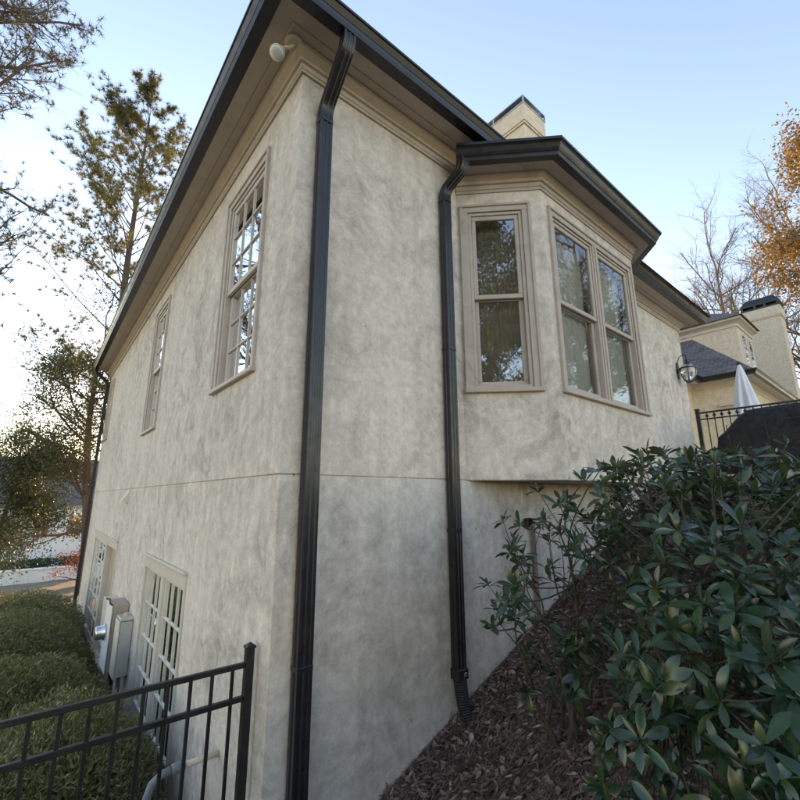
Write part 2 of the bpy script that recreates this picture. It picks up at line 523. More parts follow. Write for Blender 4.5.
def hung_window(T, parent, u0, u1, w0, w1, cols, rows, mat='trim', smat='sash', seed=0, blind=True, depth=1.0):
    o = casing(T, parent, u0, u1, w0, w1, mat)
    a, b, c, d = u0+.085, u1-.085, w0+.03, w1-.085
    mb = MB(T)
    frame_boards(mb, a, b, c, d, .035, -.125, -.004, 'lrtb', .003)
    mb.build('jamb', mat, o)
    a += .035; b -= .035; c += .035; d -= .035
    mid = (c+d)/2
    sash(T, o, a, b, mid-.022, d, -.052, -.018, cols, rows, smat)
    sash(T, o, a, b, c, mid+.018, -.096, -.060, cols, rows, smat)
    if blind: curtain(T, o, a-.03, b+.03, c-.05, d+.06, -.19, seed=seed)
    return o

# ------------------------------------------------------------------ terrain
def sstep(a, b, x):
    t = np.clip((x-a)/(b-a), 0, 1); return t*t*(3-2*t)
def ground_z(x, y):
    x = np.asarray(x, dtype=float); y = np.asarray(y, dtype=float)
    front = -2.5 + .39*np.clip(x, -.4, 6.5) + .33*np.clip(-y-.35, 0, 4.5)
    front = np.minimum(front, -.05 + .02*x)
    back = -3.02 + 0*x
    w = sstep(.35, 1.5, y)
    z = front*(1-w) + back*w
    z = z - .10*np.clip(y-13, 0, 40)                       # the lot falls away behind the house
    z = z - .10*np.clip(-x-3.5, 0, 30)                     # and towards the street
    z = z + .05*np.sin(x*1.7+.6)*np.sin(y*1.3)*sstep(.2, 1.0, np.abs(y)) + .02*np.sin(x*5.1)*np.sin(y*4.3+1)*sstep(.05, .6, np.abs(y))
    return z
def build_ground():
    gx = np.concatenate([np.array([-600, -300, -150, -90, -60]), np.linspace(-45, -6, 27), np.linspace(-5.7, 8, 115), np.linspace(8.5, 40, 40), np.array([60, 100, 200, 400, 600])])
    gy = np.concatenate([np.array([-600, -300, -150, -80, -50]), np.linspace(-38, -6, 22), np.linspace(-5.7, 6, 99), np.linspace(6.6, 60, 60), np.array([80, 120, 200, 400, 600])])
    X, Y = np.meshgrid(gx, gy, indexing='ij')
    Z = ground_z(X, Y)
    V = np.stack([X, Y, Z], -1).reshape(-1, 3)
    n, k = X.shape
    idx = np.arange(n*k).reshape(n, k)
    F = np.stack([idx[:-1, :-1], idx[1:, :-1], idx[1:, 1:], idx[:-1, 1:]], -1).reshape(-1, 4)
    o = fast_mesh('ground', V, F, 'ground', origin=(0, 0, 0), smooth=True)
    tag(o, 'sloping ground covered with pine straw and leaf litter below the house', 'ground', kind='structure')
build_ground()

# ------------------------------------------------------------------ the house
house = thing('house', 'two-storey tan stucco house with dark bronze gutters and a bay window', 'house', (0, 0, -2.6))
TL = frame((0, 0, 0), (0, 1, 0), (-1, 0, 0))          # left wall: u = y
TR = frame((0, 0, 0), (1, 0, 0), (0, -1, 0))          # right wall: u = x
TF = frame((0, .13, 0), (1, 0, 0), (0, -1, 0))        # right wall beyond the bay, set back
YB = 12.05
XE = 8.93
def shrink(r, t=.085): return (r[0]+t, r[1]-t, r[2]+.0, r[3]-t)
WL = [(.60, 1.70, .86, 3.01), (4.44, 5.46, .86, 3.01), (10.75, 11.62, 1.36, 3.01)]
LOW1 = (1.96, 3.93, -2.98, -.86)
LOW2 = (6.50, 10.05, -2.98, -.90)
wall_panel('wall', TL, .003, YB, .006, 3.40, [shrink(w) for w in WL], 'stucco', house)
wall_panel('wall', TL, .003, YB, -3.4, -.006, [(LOW1[0]+.05, LOW1[1]-.05, LOW1[2], LOW1[3]-.10), (LOW2[0]+.05, LOW2[1]-.05, LOW2[2], LOW2[3]-.10)], 'stucco', house)
BAYX = (1.84, 2.47, 4.70, 5.33)
wall_panel('wall', TR, .0015, BAYX[3], .006, 3.40, [(BAYX[0]+.06, BAYX[3]-.06, .2, 3.0)], 'stucco', house)
wall_panel('wall', TR, .0015, BAYX[3]+.2, -3.4, -.006, [], 'stucco', house)
wall_panel('wall', TF, BAYX[3]-.25, XE, -1.2, 3.40, [], 'stucco', house)
# back strip of the thin control joint between the storeys
MB().box((.014, .014, -.02), (.10, YB-.03, .02)).box((.11, .014, -.02), (BAYX[3], .10, .02)).build('control_joint', 'stucco', house)
# hidden sides of the shell
MB().box((XE-.18, .34, -1.2), (XE-.002, YB, 3.40)).build('wall', 'stucco', house)
MB().box((.21, YB-.2, -3.4), (XE-.19, YB-.002, 3.40)).build('wall', 'stucco', house)
MB().box((.21, .34, -.3), (XE-.19, YB-.21, -.1)).build('floor', 'dark_room', house)

# --- mouldings, soffit, gutters, roof
MAIN = [(0, YB), (0, 0), (BAYX[3]-.1, 0)]
FAR = [(BAYX[3]-.12, .13), (XE, .13), (XE, 6.0)]
FRIEZE = [(-.03, 3.29), (.020, 3.29), (.020, 3.315), (.028, 3.32), (.028, 3.365), (.050, 3.372), (.054, 3.39), (.085, 3.415), (.105, 3.44), (.118, 3.445), (.118, 3.50), (-.03, 3.50)]
SOFFIT = [(.10, 3.462), (.185, 3.462), (.185, 3.452), (.20, 3.452), (.20, 3.462), (.345, 3.462), (.345, 3.50), (.10, 3.50)]
GUT = [(.33, 3.46), (.428, 3.46), (.432, 3.50), (.438, 3.525), (.442, 3.528), (.452, 3.545), (.468, 3.572), (.474, 3.575), (.480, 3.578), (.480, 3.600), (.470, 3.600), (.468, 3.58), (.420, 3.52), (.345, 3.48), (.345, 3.60), (.33, 3.60)]
for path in (MAIN, FAR):
    sweep(path, FRIEZE).build('frieze', 'trim', house)
    sweep(path, SOFFIT).build('soffit', 'soffit', house)
    g = sweep(path, GUT).build('gutter', 'bronze', house)
# bay
BAY = [(BAYX[0], 0), (BAYX[1], -.63), (BAYX[2], -.63), (BAYX[3], 0)]
S2 = math.sqrt(.5)
TC = frame((BAYX[0], 0, 0), (S2, -S2, 0), (-S2, -S2, 0))
TB = frame((0, -.63, 0), (1, 0, 0), (0, -1, 0))
TD = frame((BAYX[2], -.63, 0), (S2, S2, 0), (S2, -S2, 0))
CL = .63/S2
WC = (.03, .765, .84, 2.90)
WF = (2.575, 4.605, .84, 2.90)
WD = (.126, .861, .84, 2.90)
for T, (u0, u1), h in ((TC, (0, CL), [shrink(WC)]), (TB, (BAYX[1], BAYX[2]), [shrink(WF)]), (TD, (0, CL), [shrink(WD)])):
    wall_panel('wall', T, u0, u1, 0, 3.30, h, 'stucco', house, thick=.12)
mb = MB()
mb.add([(x, y, z) for z in (-.004, .06) for x, y in ((BAYX[0]-.004, .02), (BAYX[1]-.002, -.634), (BAYX[2]+.002, -.634), (BAYX[3]+.004, .02))],
       [(0, 1, 2, 3), (7, 6, 5, 4), (0, 4, 5, 1), (1, 5, 6, 2), (2, 6, 7, 3), (3, 7, 4, 0)])
mb.build('bay_floor', 'stucco', house)
BFR = [(-.02, 3.045), (.014, 3.045), (.014, 3.075), (.024, 3.082), (.024, 3.125), (.045, 3.132), (.048, 3.165), (.075, 3.195), (.090, 3.20), (.090, 3.24), (-.02, 3.24)]
sweep(BAY, BFR).build('frieze', 'trim_bay', house)
sweep(BAY, [(.08, 3.218), (.24, 3.218), (.24, 3.25), (.08, 3.25)]).build('soffit', 'trim_bay', house)
BG = [(.225, 3.21), (.300, 3.21), (.306, 3.24), (.312, 3.25), (.318, 3.252), (.332, 3.275), (.350, 3.315), (.362, 3.33), (.375, 3.335), (.375, 3.365), (.362, 3.365), (.36, 3.34), (.30, 3.27), (.24, 3.23), (.24, 3.355), (.225, 3.355)]
BAYG = [(BAYX[0]-.16, .16), *BAY[1:3], (BAYX[3]+.16, .16)]
sweep([(BAYX[0]-.0, .0), *BAY[1:3], (BAYX[3], 0)], BG).build('gutter', 'bronze', house)
ro = offset_path(BAY, .30)
mb = MB()
lo = [(ro[0].x, ro[0].y, 3.345), (ro[1].x, ro[1].y, 3.345), (ro[2].x, ro[2].y, 3.345), (ro[3].x, ro[3].y, 3.345)]
hi = [(2.0, -.12, 3.44), (2.4, -.18, 3.44), (4.75, -.18, 3.44), (5.2, -.12, 3.44)]
mb.add(lo+hi+[(p[0], p[1], 3.30) for p in hi]+[(p[0], p[1], 3.30) for p in lo],
       [(0, 1, 5, 4), (1, 2, 6, 5), (2, 3, 7, 6), (4, 5, 6, 7), (8, 9, 10, 11), (12, 13, 14, 15), (0, 12, 13, 1), (1, 13, 14, 2), (2, 14, 15, 3)])
mb.build('bay_roof', 'bronze', house, fix=False)
# main roof, hipped
EZ = 3.575; PITCH = .80; OH = .40
def hip(x0, x1, y0, y1, ez, pitch):
    ins = min(x1-x0, y1-y0)/2; rz = ez+ins*pitch; cx = (x0+x1)/2; cy = (y0+y1)/2
    if x1-x0 < y1-y0: a, b_ = (cx, y0+ins, rz), (cx, y1-ins+.001, rz)
    else: a, b_ = (x0+ins, cy, rz), (x1-ins+.001, cy, rz)
    c = [(x0, y0, ez), (x1, y0, ez), (x1, y1, ez), (x0, y1, ez)]
    if x1-x0 < y1-y0: F = [[c[0], c[1], a], [c[1], c[2], b_, a], [c[2], c[3], b_], [c[3], c[0], a, b_]]
    else: F = [[c[0], c[1], b_, a], [c[1], c[2], b_], [c[2], c[3], a, b_], [c[3], c[0], a]]
    mb = MB()
    for f in F: mb.poly(f)
    mb.poly(c[::-1])
    return mb
hip(-OH, XE+OH, -OH, YB+OH, EZ, PITCH).build('roof', 'shingle', house, uv=True)

# --- windows
for i, w in enumerate(WL):
    o = hung_window(TL, house, *w, 3, 3, seed=i, blind=False)
    curtain(TL, o, w[0]+.42, w[1], w[2], w[3], -.30, seed=i+20, waves=5)
o = hung_window(TC, house, *WC, 1, 1, 'trim_bay', 'trim_bay', seed=5)
# the paired bay window
o = casing(TB, house, *WF, 'trim_bay')
um = (WF[0]+WF[1])/2
mb = MB(TB); mb.cbox((um-.055, -.13, WF[2]+.03), (um+.055, .010, WF[3]-.085), .005); mb.cbox((um-.018, .008, WF[2]+.03), (um+.018, .022, WF[3]-.085), .004)
mb.build('mullion', 'trim_bay', o)
for a, b_ in ((WF[0]+.085, um-.055), (um+.055, WF[1]-.085)):
    mb = MB(TB); frame_boards(mb, a, b_, WF[2]+.03, WF[3]-.085, .03, -.125, -.004, 'lrtb', .003); mb.build('jamb', 'trim_bay', o)
    a += .03; b_ -= .03; c = WF[2]+.06; d = WF[3]-.115; mid = (c+d)/2
    sash(TB, o, a, b_, mid-.022, d, -.052, -.018, 1, 1, 'trim_bay')
    sash(TB, o, a, b_, c, mid+.018, -.096, -.060, 1, 1, 'trim_bay')
    curtain(TB, o, a-.03, b_+.03, c-.05, d+.05, -.15, seed=int(a*7), waves=9, amp=.012)
hung_window(TD, house, *WD, 1, 1, 'trim_bay', 'trim_bay', seed=8)
# ground floor: head board with a cap, twin divided lights
def low_unit(T, r, units, seed):
    mb = MB(T)
    mb.cbox((r[0], -.02, r[3]-.15), (r[1], .016, r[3]-.02), .004)
    mb.cbox((r[0]-.02, -.02, r[3]-.02), (r[1]+.02, .045, r[3]+.012), .006)
    mb.cbox((r[0], -.02, r[2]), (r[0]+.05, .016, r[3]-.15), .004); mb.cbox((r[1]-.05, -.02, r[2]), (r[1], .016, r[3]-.15), .004)
    o = mb.build('window', 'white_sash', house)
    for k, (a, b_, kind) in enumerate(units):
        if kind == 'w':
            mb = MB(T); frame_boards(mb, a, b_, r[2], r[3]-.12, .022, -.13, -.004, 'lrt', .003); mb.build('jamb', 'white_sash', o)
            sash(T, o, a+.022, b_-.022, r[2]+.03, r[3]-.142, -.048, -.012, 3, 5, 'white_sash', .036, .045)
        else:
            d = MB(T).cbox((a+.02, -.13, r[2]), (b_-.02, -.09, r[3]-.13), .006).build('door', 'door_tan', o)
    for (a, b_, _), (a2, b2, _2) in zip(units[:-1], units[1:]):
        MB(T).cbox((b_-.002, -.13, r[2]), (a2+.002, .008, r[3]-.12), .005).build('mullion', 'white_sash', o)
    return o
low_unit(TL, LOW1, [(2.01, 2.885, 'w'), (3.005, 3.88, 'w')], 30)
low_unit(TL, LOW2, [(6.55, 7.95, 'd'), (8.10, 10.0, 'w')], 40)

# --- downspouts
def ds_section(w, d):
    hw, hd = w/2, d/2; g = .006
    front = [(-hw, -hd), (-hw*.62, -hd), (-hw*.52, -hd+g), (-hw*.22, -hd+g), (-hw*.12, -hd), (hw*.12, -hd), (hw*.22, -hd+g), (hw*.52, -hd+g), (hw*.62, -hd), (hw, -hd)]
    side = [(hw, -hd*.5), (hw-g, -hd*.4), (hw-g, hd*.2), (hw, hd*.3), (hw, hd), (-hw, hd), (-hw, hd*.3), (-hw+g, hd*.2), (-hw+g, -hd*.4), (-hw, -hd*.5)]
    return front+side
def downspout(path, w, d, parent, ax=(1, 0, 0)):
    P = [Vector(p) for p in path]; sec = ds_section(w, d); ax = Vector(ax).normalized(); rings = []
    for i, p in enumerate(P):
        t1 = (p-P[i-1]).normalized() if i else (P[1]-p).normalized()
        t2 = (P[i+1]-p).normalized() if i < len(P)-1 else t1
        t = (t1+t2).normalized()
        back = t.cross(ax).normalized()
        k = 1/max(.5, t.dot(t1))
        if back.dot(Vector((0, 1, 0))) < 0 and abs(ax.x) > .5: back = -back
        rings.append([tuple(p + ax*a + back*(b_*k)) for a, b_ in sec])
    return MB().rings(rings).build('downspout', 'bronze', parent)
def curve_pts(a, b_, c, n=5):
    a, b_, c = Vector(a), Vector(b_), Vector(c)
    return [tuple(a*(1-t)**2 + b_*2*t*(1-t) + c*t*t) for t in [i/n for i in range(n+1)]]
X1 = .190
d1 = downspout([(X1, -.385, 3.475), *curve_pts((X1, -.385, 3.42), (X1, -.385, 3.36), (X1, -.345, 3.31)), *curve_pts((X1, -.115, 3.06), (X1, -.062, 3.0), (X1, -.062, 2.93)), (X1, -.062, -2.58)], .105, .078, house)
for z in (2.86, -1.2):
    MB().cbox((X1-.0555, -.104, z), (X1+.0555, -.012, z+.032), .003).build('strap', 'bronze', d1)
X2 = 1.60
d2 = downspout([(X2+.075, -.262, 3.225), *curve_pts((X2+.075, -.262, 3.19), (X2+.075, -.262, 3.14), (X2+.06, -.225, 3.09)), *curve_pts((X2+.01, -.10, 2.97), (X2, -.060, 2.92), (X2, -.060, 2.86)), (X2, -.060, -1.56)], .098, .074, house)
for z in (2.80, 1.2, -.45):
    MB().cbox((X2-.052, -.100, z), (X2+.052, -.012, z+.03), .003).build('strap', 'bronze', d2)
mb = MB(); rr = []
gz = float(ground_z(X2+.03, -.13))
n = 46
path = []; R_ = []
for i in range(n+1):
    t = i/n
    path.append((X2+.004+.02*t*t, -.062-.075*t*t, -1.53 + (gz-.06+1.53)*t)); R_.append(.056 if i % 2 else .049)
mb.tube(path, R_, 14).build('drain_hose', 'black_plastic', d2)
MB().cbox((X2-.058, -.112, -1.58), (X2+.058, -.014, -1.50), .006).build('adapter', 'bronze', d2)
MB().cbox((X2+.002, -.119, -1.556), (X2+.034, -.1115, -1.526), .003).build('buckle', 'steel', d2)
# far-left downspout
YD = 12.02
rings = []
P = [(-.38, YD-.06, 3.47), (-.38, YD-.06, 3.40), (-.36, YD-.06, 3.36), (-.11, YD-.02, 3.16), (-.07, YD-.02, 3.06), (-.07, YD-.02, -3.0)]
d3 = downspout(P, .10, .075, house, (0, 1, 0))
# end wall downspout beyond the bay
# --- main chimney
def chimney(x0, x1, y0, y1, z0, z1, parent, cap):
    mb = MB(); mb.box((x0, y0, z0), (x1, y1, z1))
    o = mb.build('chimney', 'stucco_sunlit', parent)
    mb = MB(); rect = [(x0, y1), (x0, y0), (x1, y0), (x1, y1), (x0, y1)]
    def band(za, zb, d, e=.0):
        m2 = MB(); m2.box((x0-d, y0-d, za), (x1+d, y1+d, zb)); return m2
    band(z1-.55, z1-.49, .035).build('moulding', 'stucco_sunlit', o)
    band(z1-.49, z1-.02, .055).build('head', 'stucco_sunlit', o)
    if cap == 'frame':
        m2 = MB()
        d = .07; zt = z1+.16
        m2.box((x0-d, y0-d, z1-.02), (x1+d, y1+d, z1+.012))
        m2.box((x0-d, y0-d, zt), (x1+d, y1+d, zt+.03))
        for x in (x0-d, x1+d-.03):
            for y in (y0-d, (y0+y1)/2, y1+d-.03): m2.box((x, y, z1+.012), (x+.03, y+.03, zt))
        m2.build('cap', 'steel', o)
        MB().lathe(((x0+x1)/2-.1, (y0+y1)/2+.1, z1+.012), [(.13, 0), (.13, .146)], 14).build('flue', 'copper_dark', o)
    else:
        m2 = MB(); d = .06
        a = [(x0-d, y0-d), (x1+d, y0-d), (x1+d, y1+d), (x0-d, y1+d)]
        ins = .16
        b_ = [(x0+ins, y0+ins), (x1-ins, y0+ins), (x1-ins, y1-ins), (x0+ins, y1-ins)]
        m2.rings([[(x, y, z1-.02) for x, y in a], [(x, y, z1+.06) for x, y in a]])
        m2.rings([[(x, y, z1+.20) for x, y in a], [(x, y, z1+.28) for x, y in a], [(x, y, z1+.60) for x, y in b_]])
        for k in range(4):
            for t in (0, .34, .67):
                px = a[k][0]*(1-t)+a[(k+1) % 4][0]*t; py = a[k][1]*(1-t)+a[(k+1) % 4][1]*t
                cx_, cy_ = (x0+x1)/2, (y0+y1)/2
                px += .06*(1 if cx_ > px else -1)*.9; py += .06*(1 if cy_ > py else -1)*.9
                m2.box((px-.05, py-.05, z1+.06), (px+.05, py+.05, z1+.20))
        m2.build('cap', 'bronze', o)
    return o
chimney(6.46, 7.26, 1.90, 3.50, 4.2, 9.02, house, 'frame')

# --- rear wing: recessed wall, projecting room, upper storey and chimney
WX, WY, RY, WE = 14.05, .20, 1.48, 27.0       # wing front-left corner, recess wall, far end
WZ = 3.30
Tw = frame((WX, 0, 0), (0, 1, 0), (-1, 0, 0))
MB().box((XE+.002, RY, .2), (WX-.002, RY+.2, WZ-.05)).build('wall', 'stucco_sunlit', house)
MB().box((WX, WY, .2), (WX+.2, RY+.2, WZ-.05)).build('wall', 'stucco_sunlit', house)
MB().box((WX+.202, WY, .2), (WE, WY+.2, WZ-.05)).build('wall', 'stucco_sunlit', house)
WP = [(XE+.004, RY), (WX, RY), (WX, WY), (WE, WY)]
dz = WZ-.14-3.46
for prof, nm, mt in ((FRIEZE, 'frieze', 'trim_sunlit'), (SOFFIT, 'soffit', 'trim_sunlit'), (GUT, 'gutter', 'bronze')):
    sweep(WP, [(d, z+dz) for d, z in prof]).build(nm, mt, house)
ez = WZ-.02; oh = .42
ex, ey, ry = WX-oh, WY-oh, RY-oh
mb = MB()
H = 7.5
# front slope, left slope (valley to the recess roof) and recess slope
mb.poly([(ex, ey, ez), (WE, ey, ez), (WE, ey+H, ez+H), (ex+H, ey+H, ez+H)])
mb.poly([(ex, ry, ez), (ex, ey, ez), (ex+H, ey+H, ez+H), (ex+H-.0, ry+H, ez+H)])
mb.poly([(XE+.45, ry, ez), (ex, ry, ez), (ex+H, ry+H, ez+H), (XE+.45, ry+H, ez+H)])
mb.build('roof', 'shingle', house, uv=True, fix=False)
# upper storey block
bx0, bx1, by0, by1, bz0, bz1 = 15.45, 17.3, .34, 4.2, 3.4, 5.42
MB().box((bx0, by0, bz0), (bx1, by1, bz1)).build('upper_wall', 'stucco_sunlit', house)
UP = [(bx0, by1), (bx0, by0), (bx1, by0), (bx1, by1)]
sweep(UP, [(-.02, bz1-.22), (.03, bz1-.22), (.03, bz1-.12), (.10, bz1-.06), (.17, bz1-.02), (.17, bz1+.06), (-.02, bz1+.06)]).build('cornice', 'trim_sunlit', house)
hip(bx0-.24, bx1+.24, by0-.24, by1+.24, bz1+.062, .62).build('roof', 'shingle', house, uv=True)
TU = frame((0, by0, 0), (1, 0, 0), (0, -1, 0))
for u in (15.75, 16.55):
    mb = MB(TU); mb.cbox((u, -.01, 3.95), (u+.5, .03, 5.05), .01)
    o = mb.build('window', 'trim_sunlit', house)
    MB(TU).quad((u+.07, .033, 4.02), (u+.43, .033, 4.02), (u+.43, .033, 4.98), (u+.07, .033, 4.98)).build('pane', 'glass', o, fix=False)
    MB(TU).box((u-.03, .0, 3.90), (u+.53, .07, 3.95)).build('sill', 'trim_sunlit', o)
# low wall sill / scupper on the wing's side wall
Tq = frame((WX, 0, 0), (0, 1, 0), (-1, 0, 0))
MB(Tq).cbox((.38, -.01, 2.42), (.80, .12, 2.52), .01).build('ledge', 'trim_sunlit', house)
chimney(24.75, 25.75, .35, 1.72, 4.0, 8.75, house, 'hood')

# ------------------------------------------------------------------ fixtures on the house
# flood light under the eave corner
fl = thing('flood_light', 'small beige flood light fixed under the eave at the house corner', 'light', (-.12, -.06, 3.462))
MB().lathe((-.12, -.06, 3.462), [(.075, 0), (.075, -.014), (.055, -.026), (.02, -.032)], 22).build('base_plate', 'lamp_white', fl)
MB().tube([(-.12, -.06, 3.43), (-.15, -.045, 3.40), (-.19, -.03, 3.385), (-.20, -.02, 3.36)], .014, 8).build('arm', 'lamp_white', fl)
ax = Vector((-.42, -.25, -.87)).normalized(); c0 = Vector((-.195, -.015, 3.375))
path = [c0 + ax*t for t in (0, .03, .06, .085, .11, .125, .128)]
MB().tube(path, [.026, .028, .034, .05, .060, .061, .050], 18).build('lamp_head', 'lamp_white', fl, smooth=True)
MB().tube([c0+ax*.1275, c0+ax*.134, c0+ax*.138], [.052, .045, .02], 18).build('lens', 'white_paint', fl, smooth=True)

# wall lantern past the bay
ln = thing('wall_lantern', 'black carriage lantern with curved glass on the wall past the bay', 'lantern', (8.50, .13, 2.05))
lx, ly = 8.50, -.055
MB().cbox((lx-.055, .105, 2.16), (lx+.055, .131, 2.50), .01).build('back_plate', 'black_metal', ln)
arc = [(lx, .115, 2.44), (lx, .10, 2.54), (lx, .06, 2.62), (lx, .0, 2.645), (lx, -.045, 2.61), (lx, ly, 2.56), (lx, ly, 2.52)]
MB().tube(arc, .009, 8).build('arm', 'black_metal', ln)
MB().lathe((lx, ly, 0), [(.005, 2.54), (.03, 2.53), (.022, 2.51), (.012, 2.49), (.035, 2.47), (.06, 2.44), (.075, 2.43)], 16).build('finial', 'black_metal', ln, smooth=True)
MB().lathe((lx, ly, 0), [(.076, 2.428), (.112, 2.39), (.125, 2.365), (.125, 2.36), (.110, 2.36)], 20).build('cap', 'steel', ln, smooth=True)
MB().lathe((lx, ly, 0), [(.130, 2.335), (.150, 2.335), (.152, 2.362), (.130, 2.362)], 20).build('rim', 'black_metal', ln)
MB().lathe((lx, ly, 0), [(.138, 2.334), (.142, 2.28), (.128, 2.20), (.09, 2.12), (.045, 2.075), (.02, 2.068)], 20).build('glass_globe', 'lantern_glass', ln, smooth=True)
for k in range(6):
    a = k*math.pi/3+.3
    MB().tube([(lx+r*math.cos(a), ly+r*math.sin(a), z) for r, z in ((.143, 2.335), (.147, 2.28), (.133, 2.20), (.095, 2.118), (.048, 2.07), (.012, 2.055))], .0065, 6).build('rib', 'black_metal', ln)
MB().lathe((lx, ly, 0), [(.014, 2.34), (.014, 2.20), (.008, 2.17)], 10).build('candle', 'white_paint', ln)

# electric meter group on the left wall
em = thing('electric_meter', 'round glass electric meter on a beige metal box beside the paired window', 'meter', (0, 5.0, -2.45))
MB().cbox((-.20, 4.72, -2.45), (-.001, 5.22, -1.60), .012).build('housing', 'meter_side', em)
MB().cbox((-.212, 4.71, -2.45), (-.2005, 5.23, -1.60), .006).build('cover_plate', 'white_paint', em)
MB().tube([(-.205, 4.72, -1.60), (-.23, 4.78, -1.575), (-.215, 4.97, -1.555), (-.23, 5.16, -1.575), (-.205, 5.22, -1.60)], .012, 6).build('hood_rim', 'copper_dark', em)
MB().lathe((-.212, 4.97, -1.98), [(.105, 0), (.105, -.03), (.09, -.035), (.088, -.11), (.07, -.13), (.02, -.135)], 20, 'x').build('meter_dial', 'steel', em, smooth=True)
for y in (4.80, 4.90):
    MB().tube([(-.10, y, -2.44), (-.10, y, -3.1)], .028, 10).build('conduit', 'black_plastic', em)
pb = thing('panel_box', 'narrow cream electrical panel box nearest the paired window', 'electrical box', (0, 4.45, -2.40))
MB().cbox((-.15, 4.30, -2.40), (-.001, 4.60, -1.74), .01).build('housing', 'box_grey', pb)
MB().cbox((-.165, 4.29, -2.41), (-.1505, 4.61, -1.735), .006).build('door', 'box_cream', pb)
MB().cbox((-.155, 4.29, -1.733), (-.001, 4.61, -1.70), .008).build('rain_cap', 'box_grey', pb)
MB().tube([(-.07, 4.45, -1.70), (-.07, 4.45, -1.66)], .03, 10).build('hub', 'box_grey', pb)
MB().tube([(-.07, 4.45, -2.40), (-.07, 4.45, -3.1)], .024, 10).build('conduit', 'pvc_grey', pb)
cb = thing('cable_box', 'small beige cable box half hidden behind the electric meter', 'utility box', (0, 5.75, -2.3))
MB().cbox((-.16, 5.58, -2.30), (-.001, 5.92, -1.68), .01).build('housing', 'box_cream', cb)
MB().cbox((-.175, 5.57, -2.31), (-.1605, 5.93, -1.675), .006).build('cover', 'box_cream', cb)
MB().tube([(-.08, 5.75, -2.3), (-.08, 5.75, -3.1)], .02, 8).build('conduit', 'pvc_grey', cb)

vh = thing('vent_hood', 'small white wedge-shaped vent hood below the wall joint', 'vent', (0, 6.1, -.22))
MB().add([(-.001, 6.02, -.03), (-.001, 6.18, -.03), (-.001, 6.02, -.22), (-.001, 6.18, -.22), (-.10, 6.02, -.20), (-.10, 6.18, -.20), (-.10, 6.02, -.23), (-.10, 6.18, -.23)],
         [(0, 1, 5, 4), (0, 4, 6, 2), (1, 3, 7, 5), (4, 5, 7, 6), (2, 6, 7, 3)]).build('hood', 'box_cream', vh, fix=False)
MB().cbox((-.012, 6.0, -.235), (-.0005, 6.2, -.02), .003).build('flange', 'box_cream', vh)

dp = thing('drain_pipe', 'pale plastic pipe with grey elbow coming out of the wall behind the fence', 'pipe', (-.15, .74, -2.5))
MB().tube([(.0, .74, -1.888), (-.24, .74, -1.888)], .021, 14).build('pipe', 'pvc', dp, smooth=True)
MB().tube([(-.22, .74, -1.888), (-.235, .74, -1.888), (-.30, .74, -1.888), (-.302, .74, -1.888)], [.028, .032, .032, .026], 14).build('coupling', 'pvc_grey', dp, smooth=True)
MB().tube([(-.30, .74, -1.888), (-.36, .74, -1.895), (-.41, .74, -1.93), (-.43, .74, -1.99), (-.435, .74, -2.1), (-.435, .74, float(ground_z(-.435, .74))-.03)], .025, 14).build('elbow', 'pvc_grey', dp, smooth=True)

sp = thing('wall_spigot', 'dark hose spigot with grey riser pipe on the wall under the bay', 'spigot', (2.76, 0, -1.45))
MB().tube([(2.76, .0, -.42), (2.76, -.10, -.42)], .018, 10).build('body', 'copper_dark', sp)
MB().tube([(2.76, -.095, -.42), (2.76, -.13, -.43), (2.76, -.145, -.47)], .016, 10).build('spout', 'copper_dark', sp)
MB().lathe((2.76, -.11, -.38), [(.05, -.008), (.055, 0), (.05, .008)], 14).build('handle', 'black_plastic', sp)
MB().cbox((2.69, -.05, -.46), (2.80, -.001, -.37), .01).build('flange', 'black_plastic', sp)
MB().tube([(2.80, -.035, -.40), (2.80, -.035, float(ground_z(2.80, -.03))-.03)], .022, 10).build('riser_pipe', 'bark_pale', sp)

# ------------------------------------------------------------------ black metal fence at the left corner
FY = .165
fn = thing('metal_fence', 'black metal picket fence panel meeting the left corner of the house', 'fence', (-1.2, FY, -2.75))
px0, px1 = -.085, -.035
pz = float(ground_z(-.06, FY))
post = MB().cbox((px0, FY-.025, pz-.1), (px1, FY+.025, -1.075), .003).build('post', 'black_metal', fn)
MB().cbox((px0-.006, FY-.031, -1.075), (px1+.006, FY+.031, -1.062), .003).add([(px0-.006, FY-.031, -1.062), (px1+.006, FY-.031, -1.062), (px1+.006, FY+.031, -1.062), (px0-.006, FY+.031, -1.062), ((px0+px1)/2, FY, -1.040)], [(0, 1, 4), (1, 2, 4), (2, 3, 4), (3, 0, 4)]).build('post_cap', 'black_metal', post, fix=False)
for z in (-1.15, -1.335, -2.42):
    MB().cbox((-3.0, FY-.014, z-.030), (px0+.001, FY+.014, z), .003).build('rail', 'black_metal', fn)
pk0 = None
for k in range(24):
    x = -.158 - .1185*k
    if pk0 is None:
        pk0 = MB().cbox((x-.009, FY-.009, -2.58), (x+.009, FY+.009, -1.152), .002).build('picket', 'black_metal', fn)
        k0 = x
    else:
        c = pk0.copy(); COL.objects.link(c); c.parent = fn; c.location = pk0.location + Vector((x-k0, 0, 0))
MB().cbox((-3.05, FY-.025, -3.0), (-3.0, FY+.025, -1.075), .003).build('post', 'black_metal', fn)

